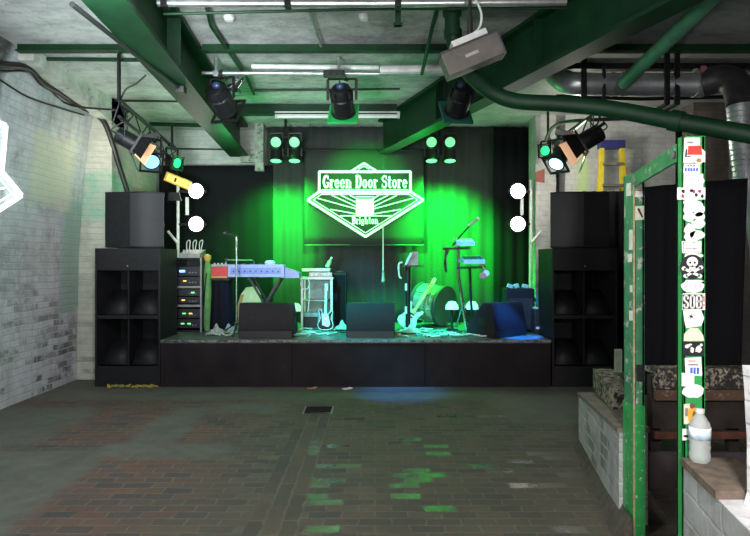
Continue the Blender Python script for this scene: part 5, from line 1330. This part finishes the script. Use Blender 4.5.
# ================================================================ LIGHT
def light(kind, name, loc, col, e, aim=None, size=.1, spot=60, blend=.5):
    l = bpy.data.lights.new(name, kind); l.color = col; l.energy = e
    o = bpy.data.objects.new(name, l); COL.objects.link(o); o.location = loc
    if kind == 'AREA': l.shape = 'DISK'; l.size = size
    else: l.shadow_soft_size = size
    if kind == 'SPOT': l.spot_size = math.radians(spot); l.spot_blend = blend
    if aim is not None: o.rotation_euler = (Vector(aim)-Vector(loc)).to_track_quat('-Z', 'Y').to_euler()
    return o
G = (.0, 1.0, .045)
for px, e in ((276, 420), (294.5, 260), (431.5, 420), (450, 560)):
    p = at(px, 162, LY)
    light('SPOT', 'led_beam', p+Vector((0, .02, -.13)), G, e*1.5, at(px, 262, 9.56), .12, 110, 1.0)
light('SPOT', 'green_beam', at(342, 112, BY)+Vector((-.15, .3, -.12)), G, 2400, at(288, 245, 9.5), .06, 21, .9)
light('SPOT', 'green_beam', at(342, 112, BY)+Vector((.15, .3, -.12)), G, 4600, at(446, 240, 9.5), .06, 30, .9)
light('SPOT', 'green_beam', at(342, 112, BY)+Vector((0, .3, -.12)), G, 1500, at(366, 190, 9.5), .06, 34, .9)
# green wash over the deck and the ceiling near the cans
light('SPOT', 'green_wash', at(285, 146, LY)+Vector((0, -.2, 0)), G, 160, at(330, 322, 8.6), .1, 66, .8)
light('SPOT', 'green_wash', at(440, 146, LY)+Vector((0, -.2, 0)), G, 220, at(432, 322, 8.7), .1, 66, .8)
light('POINT', 'green_spill', at(418, 172, 8.3), (.03, 1, .15), 9, None, .1)
light('POINT', 'green_spill', at(232, 172, 8.2), (.05, 1, .25), 14, None, .1)
# blue and cyan lanterns
light('SPOT', 'blue_beam', at(342, 108, BY)+Vector((0, .3, -.1)), (.0, .24, 1.0), 420, at(265, 272, 8.2), .06, 26, .6)
light('SPOT', 'blue_beam', at(460, 108, BY)+Vector((0, .3, -.1)), (.02, .38, 1.0), 650, at(487, 280, 8.1), .06, 30, .6)
light('SPOT', 'cyan_beam', at(221, 108, BY)+Vector((0.1, .3, -.1)), (.02, .70, .75), 1250, at(380, 318, 8.3), .06, 44, .7)
light('SPOT', 'blue_beam', at(460, 108, BY)+Vector((.1, .3, -.1)), (.02, .25, 1.0), 3600, at(514, 314, 7.6), .05, 12, .6)
light('SPOT', 'blue_beam', at(342, 108, BY)+Vector((.0, .2, -.15)), (.05, .25, 1.0), 620, at(400, 394, 7.1), .05, 24, 1.0)
light('SPOT', 'blue_beam', at(342, 108, BY)+Vector((.05, .3, -.15)), (.02, .28, .55), 420, at(362, 285, 9.5), .05, 17, .8)
light('SPOT', 'cyan_beam', at(460, 108, BY)+Vector((-.1, .3, -.1)), (.02, .75, .55), 1100, at(440, 322, 8.2), .05, 22, .8)
# blinders
for px in (196, 518):
    for py in (191, 224): light('POINT', 'blinder_glow', at(px, py, 8.55), (1, .93, .86), 2.6, None, .1)
# peach lantern beams, and added fills that brighten the brick
light('SPOT', 'peach_beam', at(124, 137, 6.5)+Vector((.25, .1, -.1)), (1, .6, .4), 8, at(400, 310, 8.5), .05, 50, .6)
light('SPOT', 'peach_beam', at(592, 137, 6.5)+Vector((-.25, .1, -.1)), (1, .6, .4), 8, at(380, 310, 8.5), .05, 50, .6)
light('POINT', 'wall_fill', at(105, 150, 7.55), (1, .85, .65), 4, None, .1)  # added fill by the left vault, no fixture there
light('SPOT', 'peach_beam', at(134, 146, 6.6), (1, .60, .50), 40, at(66, 320, 7.4), .08, 60, 1.0)
light('POINT', 'wall_fill', at(575, 150, 7.6), (1, .95, .82), 42, None, .1)  # added fill to brighten the whitewashed cross wall
# added fill lights standing in for unseen house lighting, no fixtures built
light('AREA', 'house_fill', (-1.6, 3.4, 3.1), (.84, .92, 1.0), 86, (-3.9, 5.9, 1.6), .5)
light('AREA', 'house_fill', (.6, .2, 2.2), (1.0, .96, .95), 104, (1.6, 3.2, .9), .35)
light('SPOT', 'house_fill', (-1.5, 2.0, 1.6), (.85, 1.0, .96), 1300, (-1.9, 9.0, 3.75), .4, 58, 1.0)
light('AREA', 'house_fill', (-.6, 1.6, .9), (.95, 1.0, .99), 34, (-.4, 5.8, 3.7), .8)
light('AREA', 'house_fill', (-.5, 1.8, 3.3), (1.0, .97, .88), 32, (-.3, 4.8, 0), .6)

w = bpy.data.worlds.new('dim_room'); S.world = w; w.use_nodes = True
bg = w.node_tree.nodes['Background']; bg.inputs[0].default_value = (.5, .55, .6, 1); bg.inputs[1].default_value = .03

cam = bpy.data.cameras.new('camera'); co = bpy.data.objects.new('camera', cam); COL.objects.link(co)
co.location = (0, 0, H); co.rotation_euler = (PI/2, 0, 0)
cam.sensor_width = 36; cam.lens = F/750*36; cam.shift_y = -6/750; cam.clip_start = .05
S.camera = co
vs = S.view_settings; S.display_settings.display_device = 'sRGB'
vs.view_transform = 'Standard'; vs.look = 'None'; vs.gamma = 1; vs.exposure = 0; vs.use_curve_mapping = False
S.cycles.use_denoising = True
S.cycles.max_bounces = 6; S.cycles.sample_clamp_indirect = 4
